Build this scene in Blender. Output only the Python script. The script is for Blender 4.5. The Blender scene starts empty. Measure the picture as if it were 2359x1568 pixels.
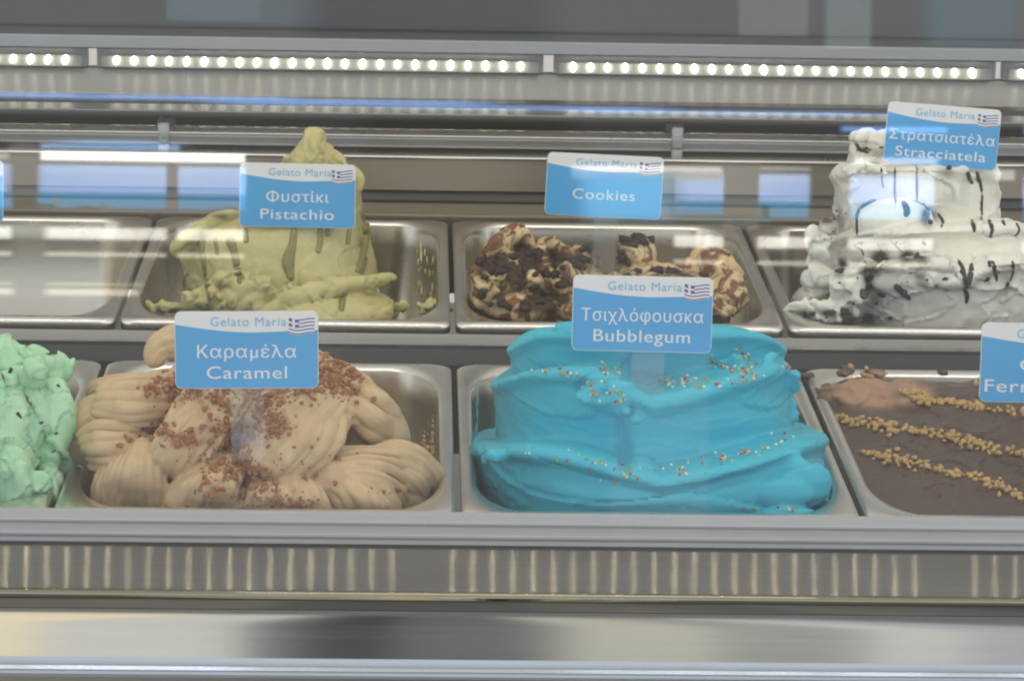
import bpy, math, random
import numpy as np
from mathutils import Vector, Matrix, noise
from mathutils.bvhtree import BVHTree

S = bpy.context.scene
COL = S.collection
rnd = random.Random(7)
rng = np.random.default_rng(7)

# ------------------------------------------------------------------ camera
YAW, PITCH, ROLL, F = 0.0321, 0.2664, 0.0205, 7052.4
CAM = Vector((-0.0273, -1.8233, 0.612))
DW, DH = 2359.0, 1568.0
fw = Vector((math.sin(YAW)*math.cos(PITCH), math.cos(YAW)*math.cos(PITCH), -math.sin(PITCH)))
r0 = Vector((math.cos(YAW), -math.sin(YAW), 0)); u0 = r0.cross(fw)
RT = r0*math.cos(ROLL) + u0*math.sin(ROLL)
UP = u0*math.cos(ROLL) - r0*math.sin(ROLL)
cd = bpy.data.cameras.new('camera'); cam = bpy.data.objects.new('camera', cd); COL.objects.link(cam)
cam.matrix_world = Matrix(((RT.x, UP.x, -fw.x, CAM.x), (RT.y, UP.y, -fw.y, CAM.y), (RT.z, UP.z, -fw.z, CAM.z), (0, 0, 0, 1)))
cd.sensor_width = 36; cd.lens = 36*F/DW; cd.clip_start = 0.05; cd.clip_end = 100
cd.dof.use_dof = True; cd.dof.focus_distance = 2.02; cd.dof.aperture_fstop = 40
S.camera = cam

def ray(x, y): return (fw + RT*((x-1179.5)/F) + UP*((784-y)/F))
def PY(x, y, Y):
    d = ray(x, y); return CAM + d*((Y-CAM.y)/d.y)
def PZ(x, y, Z):
    d = ray(x, y); return CAM + d*((Z-CAM.z)/d.z)
def mpp(Y): return (Y-CAM.y)*1.03/F          # metres in one photo pixel at depth Y

# ------------------------------------------------------------------ world: bright beach front behind the viewer
W = bpy.data.worlds.new('World'); S.world = W; W.use_nodes = True
nt = W.node_tree; nt.nodes.clear()
def N(t, **kw):
    n = nt.nodes.new(t)
    for k, v in kw.items(): setattr(n, k, v)
    return n
def M(op, a, b=None, c=None, clamp=False):
    n = N('ShaderNodeMath', operation=op, use_clamp=clamp)
    for i, v in enumerate((a, b, c)):
        if v is None: continue
        if isinstance(v, (int, float)): n.inputs[i].default_value = v
        else: nt.links.new(v, n.inputs[i])
    return n.outputs[0]
tc = N('ShaderNodeTexCoord'); sx = N('ShaderNodeSeparateXYZ'); nt.links.new(tc.outputs['Generated'], sx.inputs[0])
DEG = 57.29578
el = M('MULTIPLY', M('ARCSINE', sx.outputs[2]), DEG)
az = M('MULTIPLY', M('ARCTAN2', sx.outputs[0], M('MULTIPLY', sx.outputs[1], -1.0)), DEG)
PX = 0.008125
def az_of(u): return math.degrees(YAW) + (u-1179.5)*PX*1.02
def el_of(y): return (458-y)*PX
def edge(v, lo, hi, soft):
    c, h = (lo+hi)/2, (hi-lo)/2
    return M('MULTIPLY_ADD', M('SUBTRACT', h, M('ABSOLUTE', M('SUBTRACT', v, c))), 1.0/soft, 0.5, clamp=True)
cur = None
def rgb(c):
    n = N('ShaderNodeRGB'); n.outputs[0].default_value = (*c, 1); return n.outputs[0]
def over(mask, c):
    global cur
    n = N('ShaderNodeMix', data_type='RGBA', clamp_factor=True)
    nt.links.new(mask, n.inputs[0]); nt.links.new(cur, n.inputs[6])
    n.inputs[7].default_value = (*c, 1); cur = n.outputs[2]
cur = rgb((0.34, 0.33, 0.31))                                              # paving and sand
over(edge(el, -90, -40, 8), (0.20, 0.20, 0.20))
over(edge(el, 1, 30, 2), (1.02, 1.10, 1.22))                                     # open sky under the awning
over(edge(el, 27, 100, 6), (0.78, 0.765, 0.725))                                # awning and ceiling over the counter
over(M('GREATER_THAN', M('ABSOLUTE', az), 92.0), (0.52, 0.50, 0.46))          # the shop itself
BOX = M('MULTIPLY', edge(az, -13, 17, .3), edge(el, -8.5, 4.4, .1))
over(BOX, (0.62, 0.61, 0.58))
def rect(u0_, u1_, y0_, y1_, c, su=5, sy=4):
    over(M('MULTIPLY', edge(az, az_of(u0_), az_of(u1_), su*1.7*PX), edge(el, el_of(y1_), el_of(y0_), sy*1.4*PX)), c)
SKY, SEA, WH = (2.4, 4.2, 8.2), (0.9, 2.9, 4.9), (14, 14, 13.2)
SKYL = (5.6, 7.0, 9.4)
for (a, b) in ((-400, 50), (105, 392), (416, 566), (1535, 1645), (1722, 1838), (1925, 2112), (2312, 2700)):
    rect(a, b, 394, 458, SKYL, 6, 8); rect(a, b, 404, 458, (3.6, 5.2, 8.8), 6, 26)
    rect(a, b, 456, 492, SEA, 6, 6)
    rect(a, b, 536, 562, (8.6, 8.3, 7.4), 6, 5)
    rect(a, b, 592, 601, (6.2, 5.8, 4.6), 6, 5)
rect(-400, 45, 368, 384, (4.5, 4.5, 4.4)); rect(110, 566, 364, 384, WH); rect(110, 420, 346, 357, (3.6, 5.2, 7.6)); rect(160, 400, 338, 350, (2.2, 3.8, 6.6), 60, 6)
rect(1300, 1640, 378, 392, (7, 7, 6.8), 8, 4); rect(1300, 1640, 392, 408, (4, 4, 3.9), 8, 12); rect(1330, 1540, 400, 500, (1.6, 3.0, 4.2), 30, 20)
rect(1935, 2120, 352, 366, (6, 6, 5.8), 8, 4); rect(2030, 2112, 386, 396, (6, 6, 5.8)); rect(1722, 1838, 376, 384, (3.5, 3.5, 3.3))
rect(2248, 2290, 378, 400, (5, 5, 4.8)); rect(1905, 2140, 282, 294, SKY, 8, 5); rect(2312, 2700, 262, 296, SKY, 10, 6)
rect(-400, 660, 232, 243, SKY, 60, 5); rect(500, 1100, 236, 250, SKY, 80, 5); rect(900, 1500, 244, 254, SKY, 80, 5); rect(1300, 1980, 250, 258, SKY, 80, 5)
rect(-400, 390, 612, 700, (0.9, 0.85, 0.7)); rect(-400, 330, 676, 690, (6, 5.4, 4.4)); rect(-400, 340, 662, 668, (4, 3.8, 2.2))
rect(388, 600, -40, 62, (1.0, 1.35, 1.5)); rect(600, 760, -40, 66, (.8, 1.0, 1.1)); rect(1672, 1826, -60, 78, (1.5, 1.45, 1.35)); rect(1866, 1966, -60, 104, (1.5, 1.7, 1.75), 8, 4)
rect(2092, 2290, -60, 98, (.8, 1.2, 1.35), 30, 8); rect(2290, 2700, -60, 110, (1.0, 1.05, 1.05), 20, 8); rect(700, 1250, -60, 95, (.25, .26, .28), 60, 20)
rect(690, 775, 420, 1400, (.75, .75, .72), 30, 30); rect(1400, 1620, 800, 1400, (.95, .95, .95), 8, 60); rect(560, 690, 800, 1400, (.75, .75, .73), 20, 60)
rect(830, 1300, 262, 760, (.46, .42, .34), 40, 30)
rect(45, 108, 345, 470, (1.7, 1.65, 1.5), 14, 10); rect(52, 125, 520, 700, (1.0, .93, .68), 14, 10); rect(392, 416, 392, 492, (1.6, 1.6, 1.6)); rect(1645, 1722, 376, 520, (1.6, 1.6, 1.5)); rect(1838, 1925, 384, 500, (.95, .92, .84), 10, 6)
rect(98, 150, 482, 492, (.5, 1.1, 1.0), 12, 4); rect(145, 152, 468, 490, (2.6, 2.4, 2.2), 5, 4); rect(190, 240, 486, 494, (.9, 1.0, 1.0), 20, 5); rect(245, 262, 478, 492, (1.2, 2.0, 2.1), 8, 6); rect(1728, 1748, 466, 508, (.55, 1.1, 1.2), 5, 4); rect(1535, 1720, 488, 506, (.8, 1.2, 1.2), 20, 8); rect(500, 560, 484, 494, (1.4, 1.6, 1.7), 25, 5)
# lower surroundings mirrored in the brushed front panel
def zone(u0_, u1_, e0, e1, c, su=30, se=3):
    over(M('MULTIPLY', edge(az, az_of(u0_), az_of(u1_), su*PX), edge(el, e0, e1, se)), c)
zone(-3000, 600, -60, -9, (.80, .79, .74), 200); zone(-900, 60, -60, -9, (1.15, 1.0, .72), 60)
zone(560, 1260, -60, -9, (.17, .175, .18), 8); zone(690, 910, -60, -9, (.05, .055, .065), 6); zone(1330, 1700, -60, -9, (.66, .64, .54), 60)
zone(1700, 2040, -60, -9, (.42, .42, .40), 60); zone(2040, 2290, -60, -9, (.78, .77, .74), 70); zone(2290, 2700, -60, -9, (.52, .55, .58), 40)
bg = N('ShaderNodeBackground'); out = N('ShaderNodeOutputWorld')
nt.links.new(cur, bg.inputs[0]); bg.inputs[1].default_value = 1.0; nt.links.new(bg.outputs[0], out.inputs[0])
W.cycles.sampling_method = 'MANUAL'; W.cycles.sample_map_resolution = 2048

# ------------------------------------------------------------------ lamps, exposure
def area(name, loc, target, sx_, sy_, power, col):
    l = bpy.data.lights.new(name, 'AREA'); l.shape = 'RECTANGLE'; l.size = sx_; l.size_y = sy_; l.energy = power; l.color = col
    o = bpy.data.objects.new(name, l); COL.objects.link(o); o.location = loc
    o.rotation_euler = (Vector(target)-Vector(loc)).to_track_quat('-Z', 'Y').to_euler(); return o
area('overhead_fill_light', (0.1, -0.5, 2.1), (0.05, 0.35, 0), 2.2, 0.9, 7.5, (1.0, .97, .90))  # added fill light for the brightness of the open shopfront, no real fitting
S.view_settings.view_transform = 'Standard'; S.view_settings.look = 'None'
S.view_settings.exposure = 0.15; S.view_settings.gamma = 1.0; S.view_settings.use_curve_mapping = False
S.render.engine = 'CYCLES'
S.cycles.use_denoising = True; S.cycles.max_bounces = 10; S.cycles.transparent_max_bounces = 16
S.cycles.sample_clamp_indirect = 6; S.cycles.caustics_reflective = False; S.cycles.caustics_refractive = False
S.cycles.filter_width = 2.1

# ------------------------------------------------------------------ materials
class Mat:
    def __init__(s, name):
        s.m = bpy.data.materials.new(name); s.m.use_nodes = True; s.t = s.m.node_tree; s.t.nodes.clear()
        s.out = s.n('ShaderNodeOutputMaterial')
    def n(s, t, inp=None, **kw):
        n = s.t.nodes.new(t)
        for k, v in kw.items(): setattr(n, k, v)
        for k, v in (inp or {}).items(): s.put(n.inputs[k], v)
        return n
    def put(s, sock, v):
        if isinstance(v, bpy.types.NodeSocket): s.t.links.new(v, sock)
        elif isinstance(v, tuple) and len(v) == 3 and sock.type == 'RGBA': sock.default_value = (*v, 1)
        else: sock.default_value = v
    def coord(s, scale=(1, 1, 1)):
        tc = s.n('ShaderNodeTexCoord'); mp = s.n('ShaderNodeMapping', {'Vector': tc.outputs['Object'], 'Scale': scale}); return mp.outputs[0]
    def noise(s, scale, vec=None, detail=4, rough=.55, dist=0.0):
        n = s.n('ShaderNodeTexNoise', {'Scale': scale, 'Detail': detail, 'Roughness': rough, 'Distortion': dist})
        s.t.links.new(vec if vec is not None else s.coord(), n.inputs['Vector']); return n.outputs['Fac']
    def ramp(s, fac, stops):
        r = s.n('ShaderNodeValToRGB', {'Fac': fac}); e = r.color_ramp.elements
        while len(e) < len(stops): e.new(.5)
        for i, (p, c) in enumerate(stops):
            e[i].position = p; e[i].color = (*c, 1) if isinstance(c, tuple) else (c, c, c, 1)
        return r.outputs[0]
    def mix(s, f, a, b):
        n = s.n('ShaderNodeMix', data_type='RGBA'); s.put(n.inputs[0], f); s.put(n.inputs[6], a); s.put(n.inputs[7], b); return n.outputs[2]
    def bump(s, h, strength, dist, normal=None):
        n = s.n('ShaderNodeBump', {'Height': h, 'Strength': strength, 'Distance': dist})
        if normal is not None: s.t.links.new(normal, n.inputs['Normal'])
        return n.outputs[0]
    def prin(s, **kw):
        p = s.n('ShaderNodeBsdfPrincipled')
        for k, v in kw.items(): s.put(p.inputs[k.replace('_', ' ')], v)
        s.t.links.new(p.outputs[0], s.out.inputs[0]); return p
    def attr(s, name): return s.n('ShaderNodeAttribute', attribute_name=name).outputs['Fac']

def brushed(name, col, rough=.3, aniso=.85, var=.12, scr=.06, tangent=(1, 0, 0)):
    k = Mat(name)
    st = k.noise(1, k.coord((6, 260, 260)), 5, .6); big = k.noise(5, k.coord((.6, 2, 2)), 3)
    c = k.mix(st, tuple(x*(1-var) for x in col), tuple(min(1, x*(1+var)) for x in col))
    c = k.mix(k.ramp(big, [(.4, 0.0), (.75, .35)]), c, tuple(x*.72 for x in col))
    r = k.n('ShaderNodeMath', {0: st, 1: scr*2, 2: rough-scr}, operation='MULTIPLY_ADD').outputs[0]
    tg = k.n('ShaderNodeCombineXYZ', {0: tangent[0], 1: tangent[1], 2: tangent[2]}).outputs[0]
    k.prin(Base_Color=c, Metallic=1.0, Roughness=r, Anisotropic=aniso, Anisotropic_Rotation=.25, Tangent=tg)
    return k.m
def steel(name, col, rough=.2, smear=.1):
    k = Mat(name); n1 = k.noise(14, None, 5); n2 = k.noise(90, k.coord((1, 1, 3)), 4)
    r = k.n('ShaderNodeMath', {0: n1, 1: smear*2, 2: rough-smear}, operation='MULTIPLY_ADD').outputs[0]
    c = k.mix(n1, tuple(x*.86 for x in col), col)
    k.prin(Base_Color=c, Metallic=1.0, Roughness=r, Normal=k.bump(n2, .03, .002)); return k.m
def plain(name, col, rough=.5, var=.1, scale=60, bump=.0, metallic=0.0, sss=0):
    k = Mat(name); n = k.noise(scale, None, 5)
    c = k.mix(n, tuple(x*(1-var) for x in col), tuple(min(1, x*(1+var)) for x in col))
    kw = dict(Base_Color=c, Roughness=rough, Metallic=metallic)
    if bump: kw['Normal'] = k.bump(n, bump, .001)
    k.prin(**kw); return k.m
def emit(name, col, st):
    k = Mat(name); e = k.n('ShaderNodeEmission', {'Color': col, 'Strength': st}); k.t.links.new(e.outputs[0], k.out.inputs[0]); return k.m
def gelato(name, col, dark, choc=None, streak=(30, 30, 30), rough=.42, bump=.35, fine=420, swirl=None, sss=.25):
    k = Mat(name)
    v = k.coord(streak); n1 = k.noise(1, v, 6, .6, .6); n2 = k.noise(fine, None, 3, .6); n3 = k.noise(70, None, 5, .6)
    c = k.mix(k.ramp(n1, [(.25, 0.0), (.7, 1.0)]), dark, col)
    if swirl: c = k.mix(k.ramp(k.noise(38, None, 4, .55, 2.4), [(.47, 0.0), (.55, 1.0)]), c, swirl)
    if choc: c = k.mix(k.attr('choc'), c, choc)
    b = k.bump(n1, bump, .0022); b = k.bump(n3, bump*.9, .0012, b); b = k.bump(n2, .35, .00035, b)
    k.prin(Base_Color=c, Roughness=rough, Normal=b, Subsurface_Weight=sss, Subsurface_Radius=(.004, .003, .002), Subsurface_Scale=1.0, Specular_IOR_Level=.35)
    return k.m
def clear(name, base, k_, tint=(1, 1, 1), diffuse=0.0, rough=0.0):
    k = Mat(name); g = k.n('ShaderNodeNewGeometry')
    d = k.n('ShaderNodeVectorMath', {0: g.outputs['Normal'], 1: g.outputs['Incoming']}, operation='DOT_PRODUCT').outputs['Value']
    a = k.n('ShaderNodeMath', {0: d}, operation='ABSOLUTE').outputs[0]
    o = k.n('ShaderNodeMath', {0: 1.0, 1: a}, operation='SUBTRACT').outputs[0]
    p = k.n('ShaderNodeMath', {0: o, 1: 5.0}, operation='POWER').outputs[0]
    f = k.n('ShaderNodeMath', {0: p, 1: k_, 2: base}, operation='MULTIPLY_ADD').outputs[0]
    t = k.n('ShaderNodeBsdfTransparent', {'Color': tint}); s = k.n('ShaderNodeBsdfGlossy', {'Roughness': rough})
    sh = t.outputs[0]
    if diffuse:
        df = k.n('ShaderNodeBsdfDiffuse', {'Color': (.85, .87, .88)}); m0 = k.n('ShaderNodeMixShader', {0: diffuse, 1: sh, 2: df.outputs[0]}); sh = m0.outputs[0]
    m = k.n('ShaderNodeMixShader', {0: f, 1: sh, 2: s.outputs[0]}); k.t.links.new(m.outputs[0], k.out.inputs[0]); return k.m

MT = {}
MT['brushed'] = brushed('brushed_steel', (.60, .60, .59), .30)
MT['divider'] = brushed('brushed_divider_steel', (.44, .435, .42), .24, .8)
MT['front'] = brushed('brushed_front_steel', (.62, .62, .60), .125, 1.0, .06, .02)
def ledge_mat():
    k = Mat('worn_ledge_steel'); st = k.noise(1, k.coord((5, 300, 300)), 5, .6); blot_ = k.noise(1, k.coord((7, 30, 30)), 4, .6)
    c = k.mix(st, (.105, .107, .110), (.145, .147, .148))
    p = k.prin(Base_Color=c, Metallic=.75, Roughness=.42)
    tg = k.n('ShaderNodeCombineXYZ', {0: 1.0}).outputs[0]
    g = k.n('ShaderNodeBsdfPrincipled', {'Base Color': (.95, .90, .74), 'Metallic': 1.0, 'Roughness': .085, 'Anisotropic': 1.0, 'Anisotropic Rotation': .25, 'Tangent': tg})
    f = k.ramp(blot_, [(.30, .03), (.72, .105)])
    m = k.n('ShaderNodeMixShader', {0: f, 1: p.outputs[0], 2: g.outputs[0]}); k.t.links.new(m.outputs[0], k.out.inputs[0]); return k.m
MT['ledge'] = ledge_mat()
MT['nose'] = steel('ledge_nose_steel', (.30, .28, .21), .045, .008)
MT['backpanel'] = brushed('brushed_back_steel', (.20, .175, .13), .30, .8)
MT['lightpanel'] = brushed('brushed_light_panel_steel', (.36, .35, .32), .34, 1.0, .03, .0)
MT['pan'] = steel('pan_steel', (.56, .52, .43), .25, .12)
MT['rim'] = steel('rim_steel', (.90, .87, .79), .30, .12)
MT['alu'] = plain('satin_aluminium', (.30, .305, .305), .38, .06, 40, 0, .85)
MT['rail'] = plain('grey_rail_plastic', (.43, .435, .44), .45, .05, 30)
MT['bumper'] = plain('satin_bumper', (.50, .56, .62), .28, .05, 30)  # sky highlight on the tube is put into this pale blue base
MT['dark'] = plain('matte_dark', (.035, .035, .035), .5, .3, 20)  # near-black base; slot, groove and post shade put into colour
MT['darksteel'] = brushed('dark_brushed_steel', (.20, .20, .20), .3, .6)
MT['upper'] = plain('dark_grey_panel', (.085, .09, .095), .5, .25, 4)
MT['glass'] = clear('front_glass', .042, .95)
MT['acrylic'] = clear('clear_acrylic', .008, .25, (.96, .97, .97), .06)
MT['post'] = clear('frosted_post', .06, .8, (.8, .82, .8), .35)
MT['led'] = emit('led_light', (1.0, .95, .72), 12.0)
MT['ledhid'] = emit('warm_led_light', (1.0, .90, .66), 225.0)
MT['diffuser'] = plain('white_led_cover', (.36, .365, .35), .35, .03, 20)
MT['white'] = plain('white_card', (.80, .80, .79), .32, .02, 20)
MT['blue'] = plain('blue_print', (.065, .37, .72), .3, .05, 12)
MT['navy'] = plain('navy_print', (.10, .10, .33), .4, .08, 200)
MT['ltblue'] = plain('light_blue_lettering', (.17, .50, .72), .4, .06, 200)
MT['letter'] = plain('pale_lettering', (.76, .80, .82), .4, .04, 200)
MT['caramel'] = gelato('caramel_gelato', (.68, .51, .305), (.58, .42, .235), (.20, .075, .025), (60, 60, 60), .45, .22)
MT['crumb'] = plain('caramel_crumb', (.36, .155, .06), .6, .45, 300, .6)
MT['bubble'] = gelato('bubblegum_gelato', (.06, .555, .70), (.04, .46, .62), None, (14, 30, 110), .40, .20)
MT['pist'] = gelato('pistachio_gelato', (.58, .53, .25), (.50, .45, .175), (.13, .12, .02), (60, 60, 16), .42, .30)
MT['sauce'] = plain('pistachio_sauce', (.22, .19, .045), .22, .3, 120)
MT['cookie'] = gelato('cookies_gelato', (.72, .58, .33), (.62, .45, .22), (.045, .020, .012), (40, 40, 40), .42, .30, 420, (.20, .085, .038))
MT['choc'] = plain('dark_chocolate', (.028, .014, .010), .35, .5, 200, .5)
MT['strac'] = gelato('stracciatella_gelato', (.87, .855, .76), (.82, .80, .68), (.055, .045, .043), (30, 30, 80), .42, .30)
MT['mint'] = gelato('mint_gelato', (.54, .82, .56), (.37, .70, .42), None, (60, 60, 24), .42, .35)
MT['cocoa'] = gelato('chocolate_gelato', (.094, .063, .045), (.080, .053, .038), (.40, .245, .155), (10, 30, 30), .40, .15)
MT['nut'] = plain('chopped_nut', (.56, .37, .14), .55, .35, 260, .5)
for nm, c in (('red', (.62, .02, .03)), ('yellow', (.78, .62, .03)), ('pale', (.85, .84, .80)), ('green', (.18, .50, .05)), ('orange', (.75, .22, .04))):
    MT['s_'+nm] = plain(nm+'_sugar', c, .35, .05, 50)

# ------------------------------------------------------------------ mesh helpers
class MB:
    def __init__(s): s.v = []; s.f = []; s.m = []
    def add(s, v, f, m=0):
        o = len(s.v); s.v += [tuple(p) for p in v]; s.f += [tuple(i+o for i in q) for q in f]; s.m += [m]*len(f); return s
    def box(s, x0, x1, y0, y1, z0, z1, m=0):
        v = [(x, y, z) for x in (x0, x1) for y in (y0, y1) for z in (z0, z1)]
        return s.add(v, [(0, 1, 3, 2), (4, 6, 7, 5), (0, 4, 5, 1), (2, 3, 7, 6), (0, 2, 6, 4), (1, 5, 7, 3)], m)
    def rings(s, rings, closed=True, caps=True, m=0):
        n = len(rings[0]); v = [p for r in rings for p in r]; f = []
        for i in range(len(rings)-1):
            for j in range(n if closed else n-1):
                k = (j+1) % n; f.append((i*n+j, i*n+k, (i+1)*n+k, (i+1)*n+j))
        if caps: f += [tuple(range(n))[::-1], tuple(range((len(rings)-1)*n, len(rings)*n))]
        return s.add(v, f, m)
    def ell(s, c, r, nz=12, nu=16, rot=None, m=0):
        rings = []
        for i in range(nz+1):
            t = -math.pi/2 + math.pi*(i+.02)/(nz+.04)
            rr = []
            for j in range(nu):
                a = 2*math.pi*j/nu; p = Vector((r[0]*math.cos(t)*math.cos(a), r[1]*math.cos(t)*math.sin(a), r[2]*math.sin(t)))
                if rot is not None: p = rot @ p
                rr.append(Vector(c)+p)
            rings.append(rr)
        return s.rings(rings, m=m)
    def mesh(s, name, mats, smooth=True):
        me = bpy.data.meshes.new(name); me.from_pydata(s.v, [], s.f)
        for m in mats: me.materials.append(m)
        if len(mats) > 1: me.polygons.foreach_set('material_index', s.m)
        if smooth: me.polygons.foreach_set('use_smooth', [True]*len(me.polygons))
        me.update(); return me

def catmull(pts, n):
    pts = [np.array(p, float) for p in pts]; P = [2*pts[0]-pts[1]]+pts+[2*pts[-1]-pts[-2]]; out = []
    segs = len(pts)-1
    for k in range(n+1):
        t = segs*k/n; i = min(int(t), segs-1); u = t-i; a, b, c, d = P[i:i+4]
        out.append(.5*((2*b)+(-a+c)*u+(2*a-5*b+4*c-d)*u*u+(-a+3*b-3*c+d)*u**3))
    return out
def tube(mb, pts, radii, nseg=24, n=18, ridges=0, amp=0.0, flat=1.0, twist=0.0, tip=True, m=0, hint=(0, -1, .3), wob=0.0):
    """closed tapering tube through pts (world); ridges run lengthwise"""
    c = catmull(pts, nseg); rr = [float(x[0]) for x in catmull([(r,) for r in radii], nseg)]
    if tip:
        for i in range(len(rr)):
            t = i/nseg; e = min(t, 1-t)/.16
            if e < 1: rr[i] *= math.sqrt(max(0.004, 1-(1-e)**2))
    h = Vector(hint).normalized(); rings = []
    ph = rnd.random()*6; sd_ = rnd.random()*90
    for i, p in enumerate(c):
        a = c[max(i-1, 0)]; b = c[min(i+1, nseg)]; t = Vector(b-a).normalized()
        n1 = (h-t*h.dot(t)).normalized(); n2 = t.cross(n1); ring = []
        for j in range(n):
            q = 2*math.pi*j/n + twist*i/nseg
            r = rr[i]*(1+amp*(.45+1.0*noise.noise((sd_+j*2.2*ridges/n, i*.16, sd_))+.45)*(2*abs(math.cos(ridges*math.pi*j/n+.5*noise.noise((sd_, i*.2, j*.05))))**1.15-1)+.07*noise.noise((sd_+i*.22, math.cos(q)*1.3, math.sin(q)*1.3)) if ridges else 1)
            if wob: r *= 1+wob*math.sin(3*q+ph+i*.35)
            ring.append(Vector(p)+n1*(r*flat*math.cos(q))+n2*(r*math.sin(q)))
        rings.append(ring)
    mb.rings(rings, m=m); return mb
def lerpf(pts):
    xs = [p[0] for p in pts]; ys = [p[1] for p in pts]
    return lambda t: float(np.interp(t, xs, ys))
def smoothf(pts, w=.06):
    f = lerpf(pts); return lambda t: (f(t-w)+2*f(t)+f(t+w))/4
def loft(mb, levels, n=64, exp=2.6, cap=True, floor=None, m=0, slope=.24):
    """levels bottom-up: (y or f(t), xl, xr, Yfront, Yback) in photo pixels / metres"""
    rings = []; ctr = []
    for (y, xl, xr, yf, yb) in levels:
        ring = []; xm = (xl+xr)/2
        for j in range(n):
            a = 2*math.pi*j/n; ca, sa = math.cos(a), math.sin(a)
            ex = math.copysign(abs(ca)**(2/exp), ca); ey = math.copysign(abs(sa)**(2/exp), sa)
            t = .5+.5*ex; yy = y(t) if callable(y) else y
            zf = PY(xm+ex*(xr-xl)/2, yy, yf).z
            Yp = (yf+yb)/2+ey*(yb-yf)/2; zf -= slope*(Yp-yf)
            ring.append(Vector((PY(xm+ex*(xr-xl)/2, yy, (yf*.7+yb*.3)).x, Yp, zf)))
        rings.append(ring)
    if floor is not None:
        b = rings[0]; c = sum(b, Vector())/n; lo = [c+(p-c)*.9 for p in b]
        rings.insert(0, [Vector((p.x, p.y, floor)) for p in lo])
    if cap:
        top = rings[-1]; c = sum(top, Vector())/n
        for sc, dz in ((.975, .0026), (.94, .0034), (.88, .0025), (.7, 0), (.4, -.002), (.03, -.003)):
            rings.append([Vector((c.x+(p.x-c.x)*sc, c.y+(p.y-c.y)*sc, p.z*(sc**.25)+c.z*(1-sc**.25)+dz)) for p in top])
    mb.rings(rings, m=m); return mb
def fuse(mb, voxel=.002, it=3, fac=.5):
    me = mb.mesh('tmp', []); o = bpy.data.objects.new('tmp', me); COL.objects.link(o)
    r = o.modifiers.new('r', 'REMESH'); r.mode = 'VOXEL'; r.voxel_size = voxel
    s = o.modifiers.new('s', 'SMOOTH'); s.iterations = it; s.factor = fac
    dg = bpy.context.evaluated_depsgraph_get(); ev = o.evaluated_get(dg); m2 = bpy.data.meshes.new_from_object(ev)
    bpy.data.objects.remove(o); bpy.data.meshes.remove(me); return m2
def coords(me):
    a = np.empty(len(me.vertices)*3); me.vertices.foreach_get('co', a); return a.reshape(-1, 3)
def normals(me):
    a = np.empty(len(me.vertices)*3); me.vertices.foreach_get('normal', a); return a.reshape(-1, 3)
def setco(me, c): me.vertices.foreach_set('co', c.ravel()); me.update()
def pix(c):
    d = c-np.array(CAM); z = d@np.array(fw)
    return np.stack([1179.5+F*(d@np.array(RT))/z, 784-F*(d@np.array(UP))/z], 1)
def rough_up(me, layers, seed=0.0):
    """layers: (amp, (sx,sy,sz))"""
    c = coords(me); nn = normals(me); d = np.zeros(len(c))
    for amp, sc in layers:
        q = c*np.array(sc)+seed
        d += amp*np.array([noise.noise(p) for p in q])
    setco(me, c+nn*d[:, None])
def crease(me, amp, sc, seed=0.0, width=.09, warp=.5, region=None):
    """sharp spatula folds: one side of each noise isoline is pushed in, the other lifted to a thin edge"""
    c = coords(me); nn = normals(me); q = c*np.array(sc)+seed; d = np.zeros(len(c))
    for i, p in enumerate(q):
        w = noise.noise_vector(p*.7)
        n = noise.noise((p[0]+warp*w.x, p[1]+warp*w.y, p[2]+warp*w.z))
        d[i] = (math.exp(-(max(n, 0)/(width*2.2))**2) if n >= 0 else -math.exp(-(n/width)**2)*(1 if n < -.0 else 0))
    if region is not None: d *= region(c, pix(c))
    setco(me, c+nn*(amp*d)[:, None])
def bvh_of(me):
    return BVHTree.FromPolygons([v.co.copy() for v in me.vertices], [tuple(p.vertices) for p in me.polygons])
def cast(bv, x, y):
    d = ray(x, y).normalized(); return bv.ray_cast(CAM, d)[:2]
def paint(me, name, fn):
    c = coords(me); p = pix(c); v = np.clip(fn(c, p), 0, 1)
    a = me.attributes.new(name, 'FLOAT', 'POINT'); a.data.foreach_set('value', v.astype(np.float32))
def blot(p, x, y, rx, ry): return np.exp(-(((p[:, 0]-x)/rx)**2+((p[:, 1]-y)/ry)**2))
def nz(c, s, seed=0): return np.array([noise.noise((q[0]*s+seed, q[1]*s, q[2]*s)) for q in c])

# ------------------------------------------------------------------ object helpers
def thing(name, label, cat, loc=(0, 0, 0), group=None, me=None):
    o = bpy.data.objects.new(name, me); COL.objects.link(o); o.location = loc
    o['label'] = label; o['category'] = cat
    if group: o['group'] = group
    if me is not None:
        c = coords(me)-np.array(loc); setco(me, c)
    return o
def wloc(p):
    v = Vector(p.location)
    while p.parent: p = p.parent; v += Vector(p.location)
    return v
def part(name, me, parent, label=None, loc=None):
    """mesh given in world coordinates (unrotated parents)"""
    o = bpy.data.objects.new(name, me); COL.objects.link(o); o.parent = parent
    if loc is None:
        setco(me, coords(me)-np.array(wloc(parent)))
    else: o.location = Vector(loc)-wloc(parent)
    if label: o['label'] = label
    return o
def extr(profile, x0=-.9, x1=1.0, closed=True):
    """profile: (Y,Z) polygon swept along X"""
    mb = MB(); n = 2
    mb.rings([[Vector((x, p[0], p[1])) for p in profile] for x in (x0, x1)], closed=True, caps=True); return mb
def bevel_obj(o, w=.0015, seg=3):
    b = o.modifiers.new('bevel', 'BEVEL'); b.width = w; b.segments = seg; b.limit_method = 'ANGLE'; b.angle_limit = .5
    return o
U = 1180
def yz(y, Y):
    p = PY(U, y, Y); return (Y, p.z)
def flatmesh(mb, name, mats): return mb.mesh(name, mats, False)

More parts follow.
